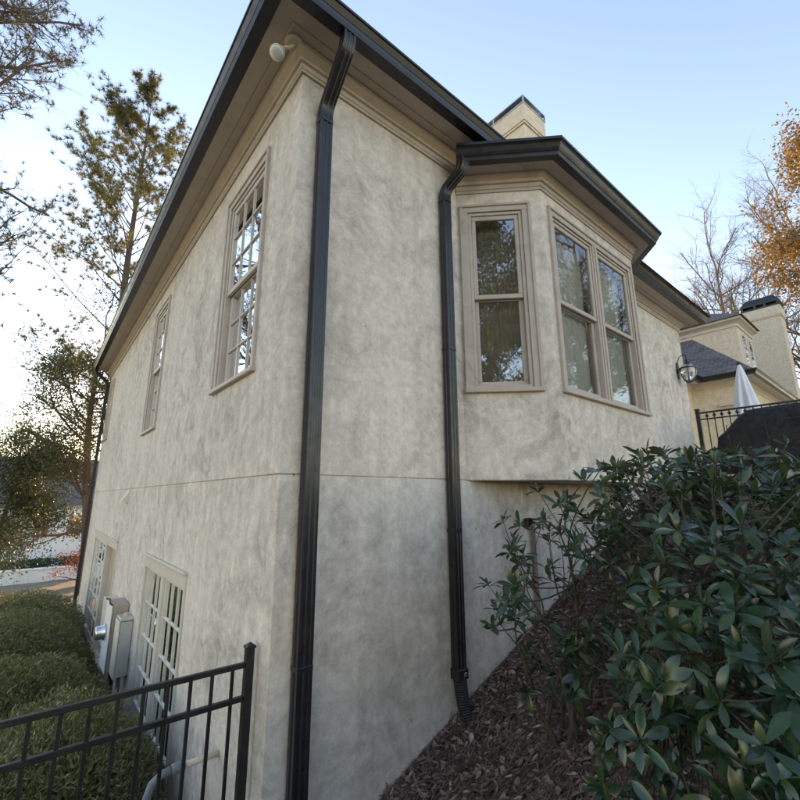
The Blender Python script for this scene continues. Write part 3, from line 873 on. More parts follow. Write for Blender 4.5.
# ------------------------------------------------------------------ deck, railing, grill, umbrella
o = MB().box((XE+.01, -4.2, .12), (24, 1.46, .42)).build('deck', 'deck'); tag(o, 'raised deck floor behind the railing past the bay', 'deck', kind='structure')
o = MB().box((6.9, -4.2, -.9), (XE, .12, .17)).build('terrace', 'concrete'); tag(o, 'small paved terrace behind the big shrub', 'terrace', kind='structure')
rl = thing('deck_railing', 'black metal deck railing with round collars beside the covered grill', 'railing', (9.0, -1.4, .42))
RX = 9.0
for y in (.03, -1.6, -3.2):
    p = MB().cbox((RX-.035, y-.035, .42), (RX+.035, y+.035, 1.56), .004).build('post', 'black_metal', rl)
    MB().cbox((RX-.042, y-.042, 1.56), (RX+.042, y+.042, 1.585), .006).build('post_cap', 'black_metal', p)
for ya, yb in ((-1.565, -.005), (-3.165, -1.635)):
    for z, h in ((1.50, .035), (1.365, .025), (.52, .03)):
        MB().cbox((RX-.016, ya, z-h/2), (RX+.016, yb, z+h/2), .003).build('rail', 'black_metal', rl)
b0 = None
for k in range(24):
    y = -.12 - .125*k
    if abs(y+1.6) < .05: continue
    if b0 is None:
        b0 = MB().cbox((RX-.0095, y-.0095, .53), (RX+.0095, y+.0095, 1.485), .002).build('baluster', 'black_metal', rl)
        s0 = MB().lathe((RX, y, 1.432), [(.010, -.03), (.026, -.018), (.030, 0), (.026, .018), (.010, .03)], 10).build('collar', 'black_metal', b0, smooth=True)
        y0_ = y
    else:
        c = b0.copy(); COL.objects.link(c); c.parent = rl; c.location = b0.location + Vector((0, y-y0_, 0))
        s = s0.copy(); COL.objects.link(s); s.parent = c; s.location = s0.location

gr = thing('covered_grill', 'barbecue grill under a black fabric cover on the terrace', 'grill', (7.85, -1.5, .17))
rng = np.random.default_rng(3)
ys = [-.56, -.60, -.70, -.80, -.92, -1.02, -1.12, -1.4, -1.7, -2.0, -2.15, -2.28, -2.42, -2.52, -2.55]
tp = [.70, .86, .95, 1.06, 1.19, 1.245, 1.262, 1.27, 1.285, 1.29, 1.24, 1.12, .98, .88, .70]
rings = []
for y, t in zip(ys, tp):
    ring = []
    base = .19
    prof = [(-.33, base), (-.345, .5), (-.335, t*.72), (-.30, t*.90), (-.22, t*.975), (-.08, t), (.08, t), (.22, t*.975), (.30, t*.9), (.335, t*.7), (.345, .5), (.33, base)]
    for dx, z in prof:
        ring.append((7.85+dx + rng.normal(0, .006), y + rng.normal(0, .006), z + rng.normal(0, .005)))
    rings.append(ring)
MB().rings(rings).build('cover', 'cover_black', gr, smooth=True)
for y in (-.75, -1.25, -2.3):
    MB().tube([(7.50, y, .62), (7.498, y-.02, .66), (7.50, y, .9), (7.515, y, 1.0)], .008, 6).build('seam_piping', 'black_plastic', gr)
MB().tube([(7.505, -1.45, .90), (7.47, -1.5, 1.0), (7.47, -1.68, 1.0), (7.505, -1.73, .90)], .010, 6).build('handle_strap', 'black_plastic', gr)
for y in (-.75, -2.35):
    for x in (7.62, 8.08): MB().lathe((x, y, .17), [(.03, 0), (.03, .06)], 10).build('caster', 'black_plastic', gr)

um_ = thing('patio_umbrella', 'closed white patio umbrella standing on the deck', 'umbrella', (11.5, -.30, .42))
ux, uy = 11.5, -.30
MB().tube([(ux, uy, .48), (ux, uy, 2.98)], .022, 10).build('pole', 'white_paint', um_)
MB().lathe((ux, uy, .42), [(.26, 0), (.26, .05), (.06, .08), (.035, .20), (.03, .2)], 20).build('base', 'black_plastic', um_)
MB().lathe((ux, uy, 2.95), [(.03, 0), (.045, .02), (.045, .05), (.025, .08), (.01, .09)], 12).build('finial', 'black_plastic', um_, smooth=True)
rings = []
for i in range(25):
    t = i/24; z = 2.95 - 1.75*t
    R0 = .03 + .30*min(1, t*1.25)**.85*(1 - .0*t)
    if .60 < t < .72: R0 *= .93
    ring = []
    for k in range(48):
        a = 2*math.pi*k/48
        fold = 1 - (.50*min(1, t*2.2))*(.5+.5*math.cos(8*a + .9*t + .25*math.sin(3*a)))
        ring.append((ux+R0*fold*math.cos(a+.25*t), uy+R0*fold*math.sin(a+.25*t), z - .05*t*math.cos(8*a)))
    rings.append(ring)
MB().rings(rings, cap=False).build('canopy', 'umbrella_cloth', um_, smooth=True, fix=False)

# ------------------------------------------------------------------ litter on the slope
def in_view(P, m=60):
    P = np.asarray(P) - np.array(CAM)
    x = P @ np.array(_right); y = P @ np.array(_up); z = P @ np.array(_fwd)
    z = np.maximum(z, 1e-6)
    u = 400 + 429.31*x/z; v = 400 - 429.31*y/z
    return (z > .05) & (u > -m) & (u < 800+m) & (v > -m) & (v < 800+m), u, v
def litter():
    rng = np.random.default_rng(11)
    n = 75000
    x = rng.uniform(-.3, 4.2, n); y = -rng.uniform(0.0, 1.0, n)**1.1*3.2 - .01
    z = ground_z(x, y)
    ok, u, v = in_view(np.stack([x, y, z], 1), 80)
    x, y = x[ok], y[ok]; n = len(x)
    ang = rng.uniform(0, 2*np.pi, n); ln_ = rng.uniform(.05, .11, n); w = rng.uniform(.0015, .0028, n)
    bend = rng.normal(0, .25, n)
    h0 = rng.uniform(0, .022, n); h1 = h0 + rng.normal(0, .018, n)
    pts = []
    for s_, a_ in ((-1, 0), (0, 0), (1, 1)):
        aa = ang + bend*s_
        px_ = x + np.cos(aa)*ln_*s_; py_ = np.minimum(y + np.sin(aa)*ln_*s_, -.004)
        pz_ = ground_z(px_, py_) + .006 + np.maximum(0, h0 + (h1-h0)*(s_+1)/2)
        nx, ny = -np.sin(aa)*w, np.cos(aa)*w
        pts.append(np.stack([px_-nx, py_-ny, pz_], 1)); pts.append(np.stack([px_+nx, py_+ny, pz_+.0006], 1))
    V = np.stack(pts, 1).reshape(-1, 3)
    b = (np.arange(n)*6)[:, None]
    F = np.concatenate([b+np.array([[0, 2, 3, 1]]), b+np.array([[2, 4, 5, 3]])], 0)
    o = fast_mesh('pine_straw', V, F, 'pine_straw')
    tag(o, 'reddish brown pine needles strewn over the slope below the right wall', 'pine straw', kind='stuff')
    n = 21000
    x = rng.uniform(-.3, 4.2, n); y = -rng.uniform(0, 1, n)**1.15*3.2 - .03
    ok, u, v = in_view(np.stack([x, y, ground_z(x, y)], 1), 80)
    x, y = x[ok], y[ok]; n = len(x)
    ang = rng.uniform(0, 2*np.pi, n); l = rng.uniform(.016, .042, n); w = l*rng.uniform(.3, .5, n)
    curl = rng.uniform(.1, .9, n); tilt = rng.normal(0, .35, n); z0 = ground_z(x, y) + rng.uniform(.014, .042, n)
    d = np.stack([np.cos(ang)*np.cos(tilt), np.sin(ang)*np.cos(tilt), np.sin(tilt)], 1)
    s = np.stack([-np.sin(ang), np.cos(ang), rng.normal(0, .3, n)], 1); s /= np.linalg.norm(s, axis=1)[:, None]
    nn = np.cross(d, s)
    c = np.stack([x, y, z0], 1)
    def P(a, b_, k): return c + d*(l*a)[:, None] + s*(w*b_)[:, None] + nn*(w*curl*k)[:, None]
    V = np.stack([P(-1, 0, .3), P(-.35, -1, .8), P(-.35, 0, 0), P(-.35, 1, .8), P(.4, -.85, .7), P(.4, 0, 0), P(.4, .85, .7), P(1.05, 0, .5)], 1)
    V[:, :, 1] = np.minimum(V[:, :, 1], -.004)
    V = V.reshape(-1, 3)
    b = (np.arange(n)*8)[:, None]
    quads = np.concatenate([b+np.array([[1, 4, 5, 2]]), b+np.array([[2, 5, 6, 3]])], 0)
    tr = np.concatenate([b+np.array([q]) for q in ((0, 1, 2), (0, 2, 3), (4, 7, 5), (5, 7, 6))], 0)
    F3 = np.concatenate([quads[:, [0, 1, 2]], quads[:, [0, 2, 3]], tr], 0)
    o = fast_mesh('fallen_leaves', V, F3, 'dead_leaf')
    tag(o, 'brown fallen leaves scattered on the slope under the shrubs', 'leaves', kind='stuff')
    # twigs
    S = []
    for i in range(260):
        x0 = rng.uniform(0, 3.6); y0 = -rng.uniform(.02, 2.2); a = rng.uniform(0, 6.28); l0 = rng.uniform(.06, .28)
        x1, y1 = x0+math.cos(a)*l0, min(y0+math.sin(a)*l0, -.01)
        S.append((x0, y0, float(ground_z(x0, y0))+rng.uniform(.005, .03), x1, y1, float(ground_z(x1, y1))+rng.uniform(.01, .06), .0035, .0018))
    o = segs_mesh('fallen_twigs', np.array(S), 5, 'stem')
    tag(o, 'thin dead twigs lying in the leaf litter', 'twigs', kind='stuff')
def segs_mesh(name, S, n, mat, parent=None):
    S = np.asarray(S, dtype=float)
    p0, p1, r0, r1 = S[:, :3], S[:, 3:6], S[:, 6], S[:, 7]
    t = p1-p0; t /= np.maximum(np.linalg.norm(t, axis=1), 1e-9)[:, None]
    ref = np.where(np.abs(t[:, 2:3]) < .9, np.array([[0, 0, 1.]]), np.array([[1., 0, 0]]))
    a = np.cross(t, ref); a /= np.linalg.norm(a, axis=1)[:, None]; b_ = np.cross(t, a)
    m = len(S); V = np.zeros((m, 2*n, 3))
    for k in range(n):
        cs, sn = math.cos(2*math.pi*k/n), math.sin(2*math.pi*k/n)
        V[:, k] = p0 + a*(r0*cs)[:, None] + b_*(r0*sn)[:, None]
        V[:, n+k] = p1 + t*(r1*.4)[:, None] + a*(r1*cs)[:, None] + b_*(r1*sn)[:, None]
    base = (np.arange(m)*2*n)[:, None]
    F = np.concatenate([base+np.array([[k, (k+1) % n, n+(k+1) % n, n+k]]) for k in range(n)], 0)
    return fast_mesh(name, V.reshape(-1, 3), F, mat, parent, smooth=True)
litter()

# ------------------------------------------------------------------ broad-leaved shrubs
def leaf_shape(l, w, fold, droop, k=6):
    V, F = [], []
    for i in range(k+1):
        t = i/k
        hw = w*(math.sin(math.pi*min(1, t**1.35*.93+.03)))**.8*.5
        if i == 0: hw = w*.05
        if i == k: hw = w*.03
        z = -droop*t*t*l; f = fold*hw
        V += [(t*l, -hw, z+f), (t*l, 0, z), (t*l, hw, z+f)]
    for i in range(k):
        a = i*3
        F += [(a, a+3, a+4, a+1), (a+1, a+4, a+5, a+2)]
    return np.array(V), F
LEAFS = [leaf_shape(1, .32, .35, .15), leaf_shape(1, .37, .25, .32), leaf_shape(1, .29, .5, .05), leaf_shape(1, .39, .15, .45)]
LEAF_MESH = []
for i, (V, F) in enumerate(LEAFS):
    me = bpy.data.meshes.new('leaf')
    me.from_pydata(V.tolist(), [], F); me.materials.append(MAT['laurel_leaf'])
    me.polygons.foreach_set('use_smooth', [True]*len(me.polygons))
    LEAF_MESH.append(me)
def whorl(rng, p, axis, n, ln_, out):
    axis = axis/np.linalg.norm(axis)
    ref = np.array([0, 0, 1.]) if abs(axis[2]) < .9 else np.array([1., 0, 0])
    a = np.cross(axis, ref); a /= np.linalg.norm(a); b_ = np.cross(axis, a)
    ph = rng.uniform(0, 6.28)
    for k in range(n):
        th = ph + k*2.399; el = math.radians(rng.uniform(18, 80) if k < n-2 else rng.uniform(55, 85))
        el = math.radians(90) - el*.0 - math.radians(rng.uniform(5, 60)) if k < n-2 else math.radians(rng.uniform(10, 30))
        d = axis*math.cos(el) + (a*math.cos(th)+b_*math.sin(th))*math.sin(el)
        d = d + np.array([0, 0, -.34*math.sin(el)*rng.random()]) + rng.normal(0, .08, 3); d /= np.linalg.norm(d)
        nrm = axis - d*axis.dot(d) + rng.normal(0, .22, 3); nrm -= d*nrm.dot(d); nrm /= np.linalg.norm(nrm)
        l = ln_*rng.uniform(.72, 1.15)*(1 if k < n-2 else .7)
        out.append((p + d*.006 - axis*rng.uniform(0, .02), d, nrm, l, int(rng.integers(0, 4))))
def shrub(name, label, base, targets, leaf_len, seed, nmain, cat='shrub', limit=300):
    rng = np.random.default_rng(seed)
    base = np.array([base[0], base[1], float(ground_z(base[0], base[1]))])
    t = thing(name, label, cat, tuple(base))
    T = np.array(targets)
    lo, hi = T.min(0), T.max(0); ctr = np.array([(lo[0]+hi[0])/2, (lo[1]+hi[1])/2, lo[2]*.6+hi[2]*.4])
    S = []; mains = []
    for i in range(nmain):
        tgt = T[rng.integers(0, len(T))]*.75 + ctr*.25
        b0 = base + np.array([rng.normal(0, .10), rng.normal(0, .10), -.05])
        mid = (b0*.55+tgt*.45) + np.array([rng.normal(0, .08), rng.normal(0, .08), .18])
        pts = [b0*(1-s)**2 + mid*2*s*(1-s) + tgt*s*s + rng.normal(0, .012, 3)*(0 < s < 1) for s in np.linspace(0, 1, 9)]
        mains.append(pts)
        for k in range(8): S.append((*pts[k], *pts[k+1], .013-.0011*k, .013-.0011*(k+1)))
    mp = np.array([p for m_ in mains for p in m_[3:]])
    leaves = []
    for tg in T:
        d2 = np.linalg.norm(mp-tg, axis=1) + np.maximum(0, mp[:, 2]-tg[2])*1.0
        s0 = mp[np.argsort(d2)[rng.integers(0, 2)]]
        mid = (s0+tg)/2 + np.array([rng.normal(0, .05), rng.normal(0, .05), -.04+rng.normal(0, .03)])
        pts = [s0*(1-s)**2 + mid*2*s*(1-s) + tg*s*s for s in np.linspace(0, 1, 6)]
        for k in range(5): S.append((*pts[k], *pts[k+1], .0052-.0006*k, .0052-.0006*(k+1)))
        axis = (pts[-1]-pts[-2]); axis /= np.linalg.norm(axis)+1e-9
        axis = axis*.8 + np.array([0, 0, .55]) + rng.normal(0, .2, 3)
        whorl(rng, tg, axis, int(rng.integers(6, 10)), leaf_len, leaves)
        if rng.random() < .35: whorl(rng, pts[3], axis, int(rng.integers(2, 4)), leaf_len*.85, leaves)
    segs_mesh('stems', S, 6, 'stem', t)['kind'] = 'stuff'
    P = np.array([l[0]+l[1]*l[3]*.5 for l in leaves])
    P[:, 1] = P[:, 1]
    vis, u, v = in_view(P, 0)
    dist = np.linalg.norm(P-np.array(CAM), axis=1) + np.where(vis, 0, 100)
    order = np.argsort(dist)
    single = set(order[:limit].tolist())
    VV, FF, nb = [], [], 0
    for i, (p, d, nrm, l, k) in enumerate(leaves):
        s_ = np.cross(nrm, d)
        tip = p + d*l
        if tip[1] > -.03: continue
        if float(ground_z(tip[0], tip[1])) > tip[2]: continue
        if i in single:
            o = bpy.data.objects.new('leaf', LEAF_MESH[k])
            COL.objects.link(o); o.parent = t
            M_ = Matrix(((d[0]*l, s_[0]*l, nrm[0]*l, p[0]-base[0]), (d[1]*l, s_[1]*l, nrm[1]*l, p[1]-base[1]), (d[2]*l, s_[2]*l, nrm[2]*l, p[2]-base[2]), (0, 0, 0, 1)))
            o.matrix_local = M_
        else:
            V, F = LEAFS[k]
            VV.append(p + V[:, 0:1]*d*l + V[:, 1:2]*s_*l + V[:, 2:3]*nrm*l)
            FF += [[q+nb for q in f] for f in F]; nb += len(V)
    if VV:
        o = fast_mesh('foliage', np.concatenate(VV, 0), np.array(FF), 'laurel_leaf', t, smooth=True); o['kind'] = 'stuff'
    return t
def ellipsoid_targets(rng, c, r, n, inner=.45, flat=0.0):
    out = []
    while len(out) < n:
        d = rng.normal(0, 1, 3); d /= np.linalg.norm(d)
        k = inner + (1-inner)*rng.random()**.5
        p = np.array(c) + d*np.array(r)*k
        if p[1] > -.10: continue
        if p[2] < float(ground_z(p[0], p[1]))+.10: continue
        out.append(p)
    return out
def ray_point(px_, py_, dist):
    v = Vector(_right)*((px_-400)/429.31) + Vector(_up)*(-(py_-400)/429.31) + Vector(_fwd)
    return np.array(CAM + v.normalized()*dist)
rng = np.random.default_rng(21)
tg = ellipsoid_targets(rng, (1.95, -2.05, -.62), (1.30, .95, .80), 300, .5)
for k in range(150):                       # the full, level top of the bush
    u_ = rng.uniform(600, 830); v_ = rng.uniform(452, 530) + max(0, 640-u_)*.5
    tg.append(ray_point(u_, v_, rng.uniform(2.3, 3.6)))
for k in range(110):
    tg.append(ray_point(rng.uniform(650, 840), rng.uniform(520, 660), rng.uniform(1.7, 3.2)))
# low sprays leaning out towards the path
for k in range(130):
    u_ = rng.uniform(585, 860); v_ = rng.uniform(600, 860)
    tg.append(ray_point(u_, v_, rng.uniform(1.7, 2.4) + max(0, 690-u_)*.003))
for q in ((720, 700, 1.6), (770, 660, 1.55), (735, 610, 1.75), (655, 690, 1.8), (622, 655, 1.95), (765, 745, 1.5), (640, 740, 1.8)):
    tg.append(ray_point(*q))
shrub('laurel_shrub', 'big glossy broad-leaved shrub filling the lower right in front of the bay', (1.75, -2.05), tg, .086, 5, 20)
rng = np.random.default_rng(22)
tg = ellipsoid_targets(rng, (1.55, -1.10, -.72), (.66, .52, .72), 95, .4)
for q in ((515, 585, 2.25), (508, 600, 2.2), (560, 505, 2.3), (545, 520, 2.4), (585, 480, 2.3), (575, 545, 2.3), (530, 610, 2.4), (600, 470, 2.2)):
    tg.append(ray_point(*q))
shrub('laurel_shrub', 'smaller open shrub with bare stems between the big shrub and the wall', (1.62, -1.05), tg, .092, 6, 12)
# seedlings in the litter
for i, (px_, py_, dst, lab) in enumerate(((525, 632, 2.75, 'leafy seedling in the litter closest to the right wall'), (548, 690, 2.3, 'small seedling in the litter left of the big shrub'), (590, 770, 1.95, 'low seedling at the bottom edge beside the big shrub'))):
    p = ray_point(px_, py_, dst); gz_ = float(ground_z(p[0], p[1])); 
    tl = [np.array([p[0], min(p[1], -.15), gz_+.16]), np.array([p[0]+.05, min(p[1]-.04, -.15), gz_+.11])]
    shrub('laurel_seedling', lab, (p[0]+.01, min(p[1], -.15)), tl, .085, 60+i, 2, 'seedling')

# ------------------------------------------------------------------ clipped shrubs along the left wall
def yew(c, r, n, label, seed, ztop):
    rng = np.random.default_rng(seed)
    gz_ = float(ground_z(c[0], c[1]))
    t = thing('yew_shrub', label, 'shrub', (c[0], c[1], gz_), 'clipped shrubs along the left wall')
    h = ztop-gz_
    K = 60
    lob = rng.normal(0, 1, (K, 3)); lob[:, 2] = np.abs(lob[:, 2])*.9; lob /= np.linalg.norm(lob, axis=1)[:, None]
    d = rng.normal(0, 1, (n, 3)); d[:, 2] = np.abs(d[:, 2])*1.0-.18; d /= np.linalg.norm(d, axis=1)[:, None]
    dots = d @ lob.T
    k = .74 + .26*np.clip((dots.max(1)-.86)/.14, 0, 1)**.7
    depth = 1 - rng.random(n)**2*.22
    P = np.array([c[0], c[1], gz_]) + d*np.array([r[0], r[1], h])*(k*depth)[:, None]
    hh = (np.abs(P[:, 0]*14).astype(int)*7 + np.abs(P[:, 1]*14).astype(int)*13 + np.abs(P[:, 2]*14).astype(int)*29) % 400
    P = P + d*(rng.normal(0, .028, 400)[hh])[:, None] + rng.normal(0, .016, P.shape)
    cl = rng.normal(0, 1, (400, 3)); a = d*.5 + np.array([.35, .1, .75])*.45 + cl[(np.abs(P[:, 0]*19).astype(int)*7 + np.abs(P[:, 1]*19).astype(int)*13 + np.abs(P[:, 2]*19).astype(int)*29) % 400]*.5 + rng.normal(0, .3, (n, 3)); a /= np.linalg.norm(a, axis=1)[:, None]
    s = np.cross(a, rng.normal(0, 1, (n, 3))); s /= np.linalg.norm(s, axis=1)[:, None]
    l = rng.uniform(.018, .038, n)[:, None]; w = rng.uniform(.004, .0085, n)[:, None]
    V = np.stack([P-a*l*.5, P+s*w, P+a*l, P-s*w], 1)
    ok = (P[:, 0] < -.06)
    V = V[ok].reshape(-1, 3); m_ = ok.sum()
    F = (np.arange(m_)*4)[:, None] + np.array([[0, 1, 2, 3]])
    fast_mesh('foliage', V, F, 'yew_leaf', t)['kind'] = 'stuff'
    S = []
    for i in range(60):
        q = rng.normal(0, 1, 3); q[2] = abs(q[2])+.2; q /= np.linalg.norm(q)
        e = np.array([c[0], c[1], gz_]) + q*np.array([r[0], r[1], h])*.78
        if e[0] > -.05: continue
        m0 = np.array([c[0]+rng.normal(0, .08), c[1]+rng.normal(0, .08), gz_-.05]); mid = m0*.5+e*.5+np.array([0, 0, .05])
        S += [(*m0, *mid, .014, .009), (*mid, *e, .009, .004)]
    segs_mesh('stems', S, 5, 'stem', t)['kind'] = 'stuff'
    # dark inner mass of old wood and shaded needles
    n2 = n//3
    d = rng.normal(0, 1, (n2, 3)); d[:, 2] = np.abs(d[:, 2])-.1; d /= np.linalg.norm(d, axis=1)[:, None]
    P = np.array([c[0], c[1], gz_]) + d*np.array([r[0], r[1], h])*rng.uniform(.60, .82, n2)[:, None]
    a = rng.normal(0, 1, (n2, 3)); a /= np.linalg.norm(a, axis=1)[:, None]
    s = np.cross(a, rng.normal(0, 1, (n2, 3))); s /= np.linalg.norm(s, axis=1)[:, None]
    V = np.stack([P-a*.03, P+s*.012, P+a*.03, P-s*.012], 1); ok = P[:, 0] < -.06
    F = (np.arange(ok.sum())*4)[:, None] + np.array([[0, 1, 2, 3]])
    fast_mesh('inner_foliage', V[ok].reshape(-1, 3), F, 'yew_leaf', t)['kind'] = 'stuff'
yew((-.85, 1.95), (.85, .95), 52000, 'clipped needle-leaved shrub right behind the black fence', 41, -1.72)
yew((-1.15, 3.85), (1.05, 1.15), 60000, 'rounded needle-leaved shrub below the electric meter', 42, -1.78)
yew((-1.25, 6.3), (1.15, 1.3), 50000, 'needle-leaved shrub in the middle of the row along the left wall', 43, -1.80)
yew((-1.2, 9.1), (1.2, 1.4), 42000, 'farthest needle-leaved shrub near the far downspout', 44, -1.95)
yew((-3.0, 4.6), (.95, 1.2), 32000, 'needle-leaved shrub cut by the left edge of the picture', 45, -2.0)

# ------------------------------------------------------------------ trees
def unit(v): return v/ (np.linalg.norm(v)+1e-9)
def turn(rng, d, ang):
    r = rng.normal(0, 1, 3); r = unit(r - d*r.dot(d))
    return unit(d*math.cos(ang)+r*math.sin(ang))
def grow(rng, S, tips, p, d, L_, r, lev, cfg):
    n = cfg['nseg'][lev]
    for i in range(n):
        d = unit(d + rng.normal(0, cfg['wig'][lev], 3) + np.array([0, 0, cfg['up'][lev]]))
        q = p + d*(L_/n); r1 = r*(1-cfg['taper']/n)
        S[lev].append((*p, *q, r, r1))
        if lev+1 < len(cfg['nseg']) and (i+1)/n > cfg['bare'][lev]:
            k = cfg['kids'][lev]; k = int(k) + (rng.random() < k-int(k))
            for _ in range(k):
                s = rng.uniform(.2, 1)
                grow(rng, S, tips, p*(1-s)+q*s, turn(rng, d, math.radians(rng.uniform(*cfg['ang'][lev]))), L_*cfg['ratio'][lev]*rng.uniform(.65, 1.1)*(1-.45*i/n), r1*cfg['rr'], lev+1, cfg)
        p, r = q, r1
    tips.append((p, d))
    if lev+1 < len(cfg['nseg']) and lev > 0:
        grow(rng, S, tips, p, d, L_*cfg['ratio'][lev], r*.9, lev+1, cfg)
def tufts(rng, centres, dirs, m, length, width, name, mat, parent, spread=.9):
    C_ = np.repeat(np.array(centres), m, 0); D = np.repeat(np.array(dirs), m, 0); n = len(C_)
    a = D*.7 + rng.normal(0, spread, (n, 3)); a /= np.linalg.norm(a, axis=1)[:, None]
    s = np.cross(a, rng.normal(0, 1, (n, 3))); s /= np.linalg.norm(s, axis=1)[:, None]
    l = length*rng.uniform(.6, 1.2, n)[:, None]
    V = np.stack([C_-s*width, C_+s*width, C_+a*l], 1).reshape(-1, 3)
    F = (np.arange(n)*3)[:, None] + np.array([[0, 1, 2]])
    o = fast_mesh(name, V, F, mat, parent); o['kind'] = 'stuff'; return o
def leaf_cloud(rng, centres, m, rad_, size, name, mat, parent, aspect=.5):
    C_ = np.repeat(np.array(centres), m, 0); n = len(C_)
    P = C_ + rng.normal(0, rad_, (n, 3))
    a = rng.normal(0, 1, (n, 3)); a /= np.linalg.norm(a, axis=1)[:, None]
    s = np.cross(a, rng.normal(0, 1, (n, 3))); s /= np.linalg.norm(s, axis=1)[:, None]
    l = size*rng.uniform(.6, 1.3, n)[:, None]
    V = np.stack([P-a*l*.5, P+s*l*aspect*.5, P+a*l*.5, P-s*l*aspect*.5], 1).reshape(-1, 3)
    F = (np.arange(n)*4)[:, None] + np.array([[0, 1, 2, 3]])
    o = fast_mesh(name, V, F, mat, parent); o['kind'] = 'stuff'; return o
def trunk_tube(path, radii, mat, parent, n=10):
    return MB().tube(path, radii, n).build('trunk', mat, parent, smooth=True)

def pine(name, label, base, h, seed, limb0, crown_r, ntuft=7, group=None, lean=(0, 0), mat='pine_needle', tuft_len=.26, m=34):
    rng = np.random.default_rng(seed)
    bz = float(ground_z(*base)); t = thing(name, label, 'tree', (base[0], base[1], bz), group)
    n = 14; path, radii = [], []
    for i in range(n+1):
        s = i/n
        path.append(np.array([base[0]+lean[0]*s+.16*math.sin(s*5+seed), base[1]+lean[1]*s+.16*math.cos(s*4+seed), bz-.2+(h+.2)*s])); radii.append(.30*(1-.9*s)+.015)
    trunk_tube([tuple(p) for p in path], radii, 'bark', t)
    S = [[], [], [], []]; C_, D = [], []
    nl = 84
    for i in range(nl):
        s = limb0 + (1-limb0)*(i+rng.random())/nl
        k = min(n-1, int(s*n)); f = s*n-k; p = path[k]*(1-f)+path[k+1]*f
        az = rng.uniform(0, 6.28); rel = (s-limb0)/(1-limb0)
        L_ = crown_r*(.30+.75*math.sin(math.pi*min(1, .20+.78*rel)))*rng.uniform(.6, 1.15)
        el = math.radians(rng.uniform(5, 30)+35*rel)
        d = np.array([math.cos(az)*math.cos(el), math.sin(az)*math.cos(el), math.sin(el)])
        q = p; r = .055*(1-.6*rel); ns = 6
        for j in range(ns):
            d = unit(d + rng.normal(0, .12, 3) + np.array([0, 0, .06]))
            q2 = q + d*L_/ns; S[0].append((*q, *q2, r, r*.8)); r *= .8
            if j >= 2:
                for _ in range(3):
                    d2 = turn(rng, d, math.radians(rng.uniform(30, 65))); d2 = unit(d2+np.array([0, 0, .25])); l2 = L_*.26*rng.uniform(.5, 1.2)
                    e = q2 + d2*l2; S[1].append((*q2, *e, r*.6, r*.25))
                    for w in np.linspace(.35, 1, ntuft//2):
                        C_.append(q2+d2*l2*w + rng.normal(0, .08, 3)); D.append(d2+np.array([0, 0, .3]))
            q = q2
        C_.append(q); D.append(d)
    segs_mesh('branches', S[0]+S[1], 5, 'bark', t)['kind'] = 'stuff'
    tufts(rng, C_, D, m, tuft_len, .011, 'crown', mat, t)
    return t
pine('pine_tree', 'tall open-crowned pine rising above the left eave', (1.35, 22.6), 25.6, 2, .30, 5.0, lean=(-.6, 0), ntuft=8, m=30, tuft_len=.30)

def broad(name, label, base, h, seed, cfg, trunk_r, first, limbs, mat_b, leaf=None, lean=(0, 0), limb_len=None, group=None, az_rng=(0, 6.28), el_rng=(25, 60), n5=4):
    rng = np.random.default_rng(seed)
    bz = float(ground_z(*base)); t = thing(name, label, 'tree', (base[0], base[1], bz), group)
    n = 10; path, radii = [], []
    for i in range(n+1):
        s = i/n; path.append(np.array([base[0]+lean[0]*s+.12*math.sin(s*6+seed), base[1]+lean[1]*s+.12*math.cos(s*5+seed*2), bz-.2+(h*.8+.2)*s])); radii.append(trunk_r*(1-.82*s)+.01)
    trunk_tube([tuple(p) for p in path], radii, mat_b, t)
    S = [[] for _ in cfg['nseg']]; tips = []
    for i in range(limbs):
        s = first + (1-first)*(i+rng.random()*.8)/limbs
        k = min(n-1, int(s*n)); f = s*n-k; p = path[k]*(1-f)+path[k+1]*f
        az = rng.uniform(*az_rng); el = math.radians(rng.uniform(*el_rng)); d = np.array([math.cos(az)*math.cos(el), math.sin(az)*math.cos(el), math.sin(el)])
        L_ = (limb_len or h*.36)*rng.uniform(.7, 1.15)*(1-.45*(s-first)/(1-first))
        grow(rng, S, tips, p, d, L_, trunk_r*.34*(1-.5*s), 0, cfg)
    grow(rng, S, tips, path[-1], np.array([0, 0, 1.]), h*.25, trunk_r*.2, 0, cfg)
    big = S[0]+S[1]; small = [x for l in S[2:] for x in l]
    segs_mesh('limbs', big, 6, mat_b, t)['kind'] = 'stuff'
    if small: segs_mesh('twigs', small, 3, mat_b, t)['kind'] = 'stuff'
    if leaf:
        keep = [p for p, d in tips if rng.random() < leaf.get('keep', 1)]
        if leaf['kind'] == 'tuft': tufts(rng, keep, [(0, 0, .3)]*len(keep), leaf['m'], leaf['size'], leaf.get('w', .012), 'crown', leaf['mat'], t)
        else: leaf_cloud(rng, keep, leaf['m'], leaf['rad'], leaf['size'], 'crown', leaf['mat'], t, leaf.get('aspect', .5))
    return t
BARE = dict(nseg=[6, 5, 4, 3], wig=[.10, .16, .2, .22], up=[.05, .06, .06, .03], kids=[1.4, 1.5, 1.3, 0], bare=[.2, .1, .1, 0], ang=[(25, 55), (25, 60), (25, 60), (0, 0)], ratio=[.55, .55, .55, .5], taper=.72, rr=.60)
LEAFY = dict(nseg=[5, 4, 3], wig=[.12, .18, .22], up=[.03, .02, .02], kids=[1.6, 1.6, 0], bare=[.25, .1, 0], ang=[(30, 60), (30, 65), (0, 0)], ratio=[.5, .5, .5], taper=.7, rr=.58)
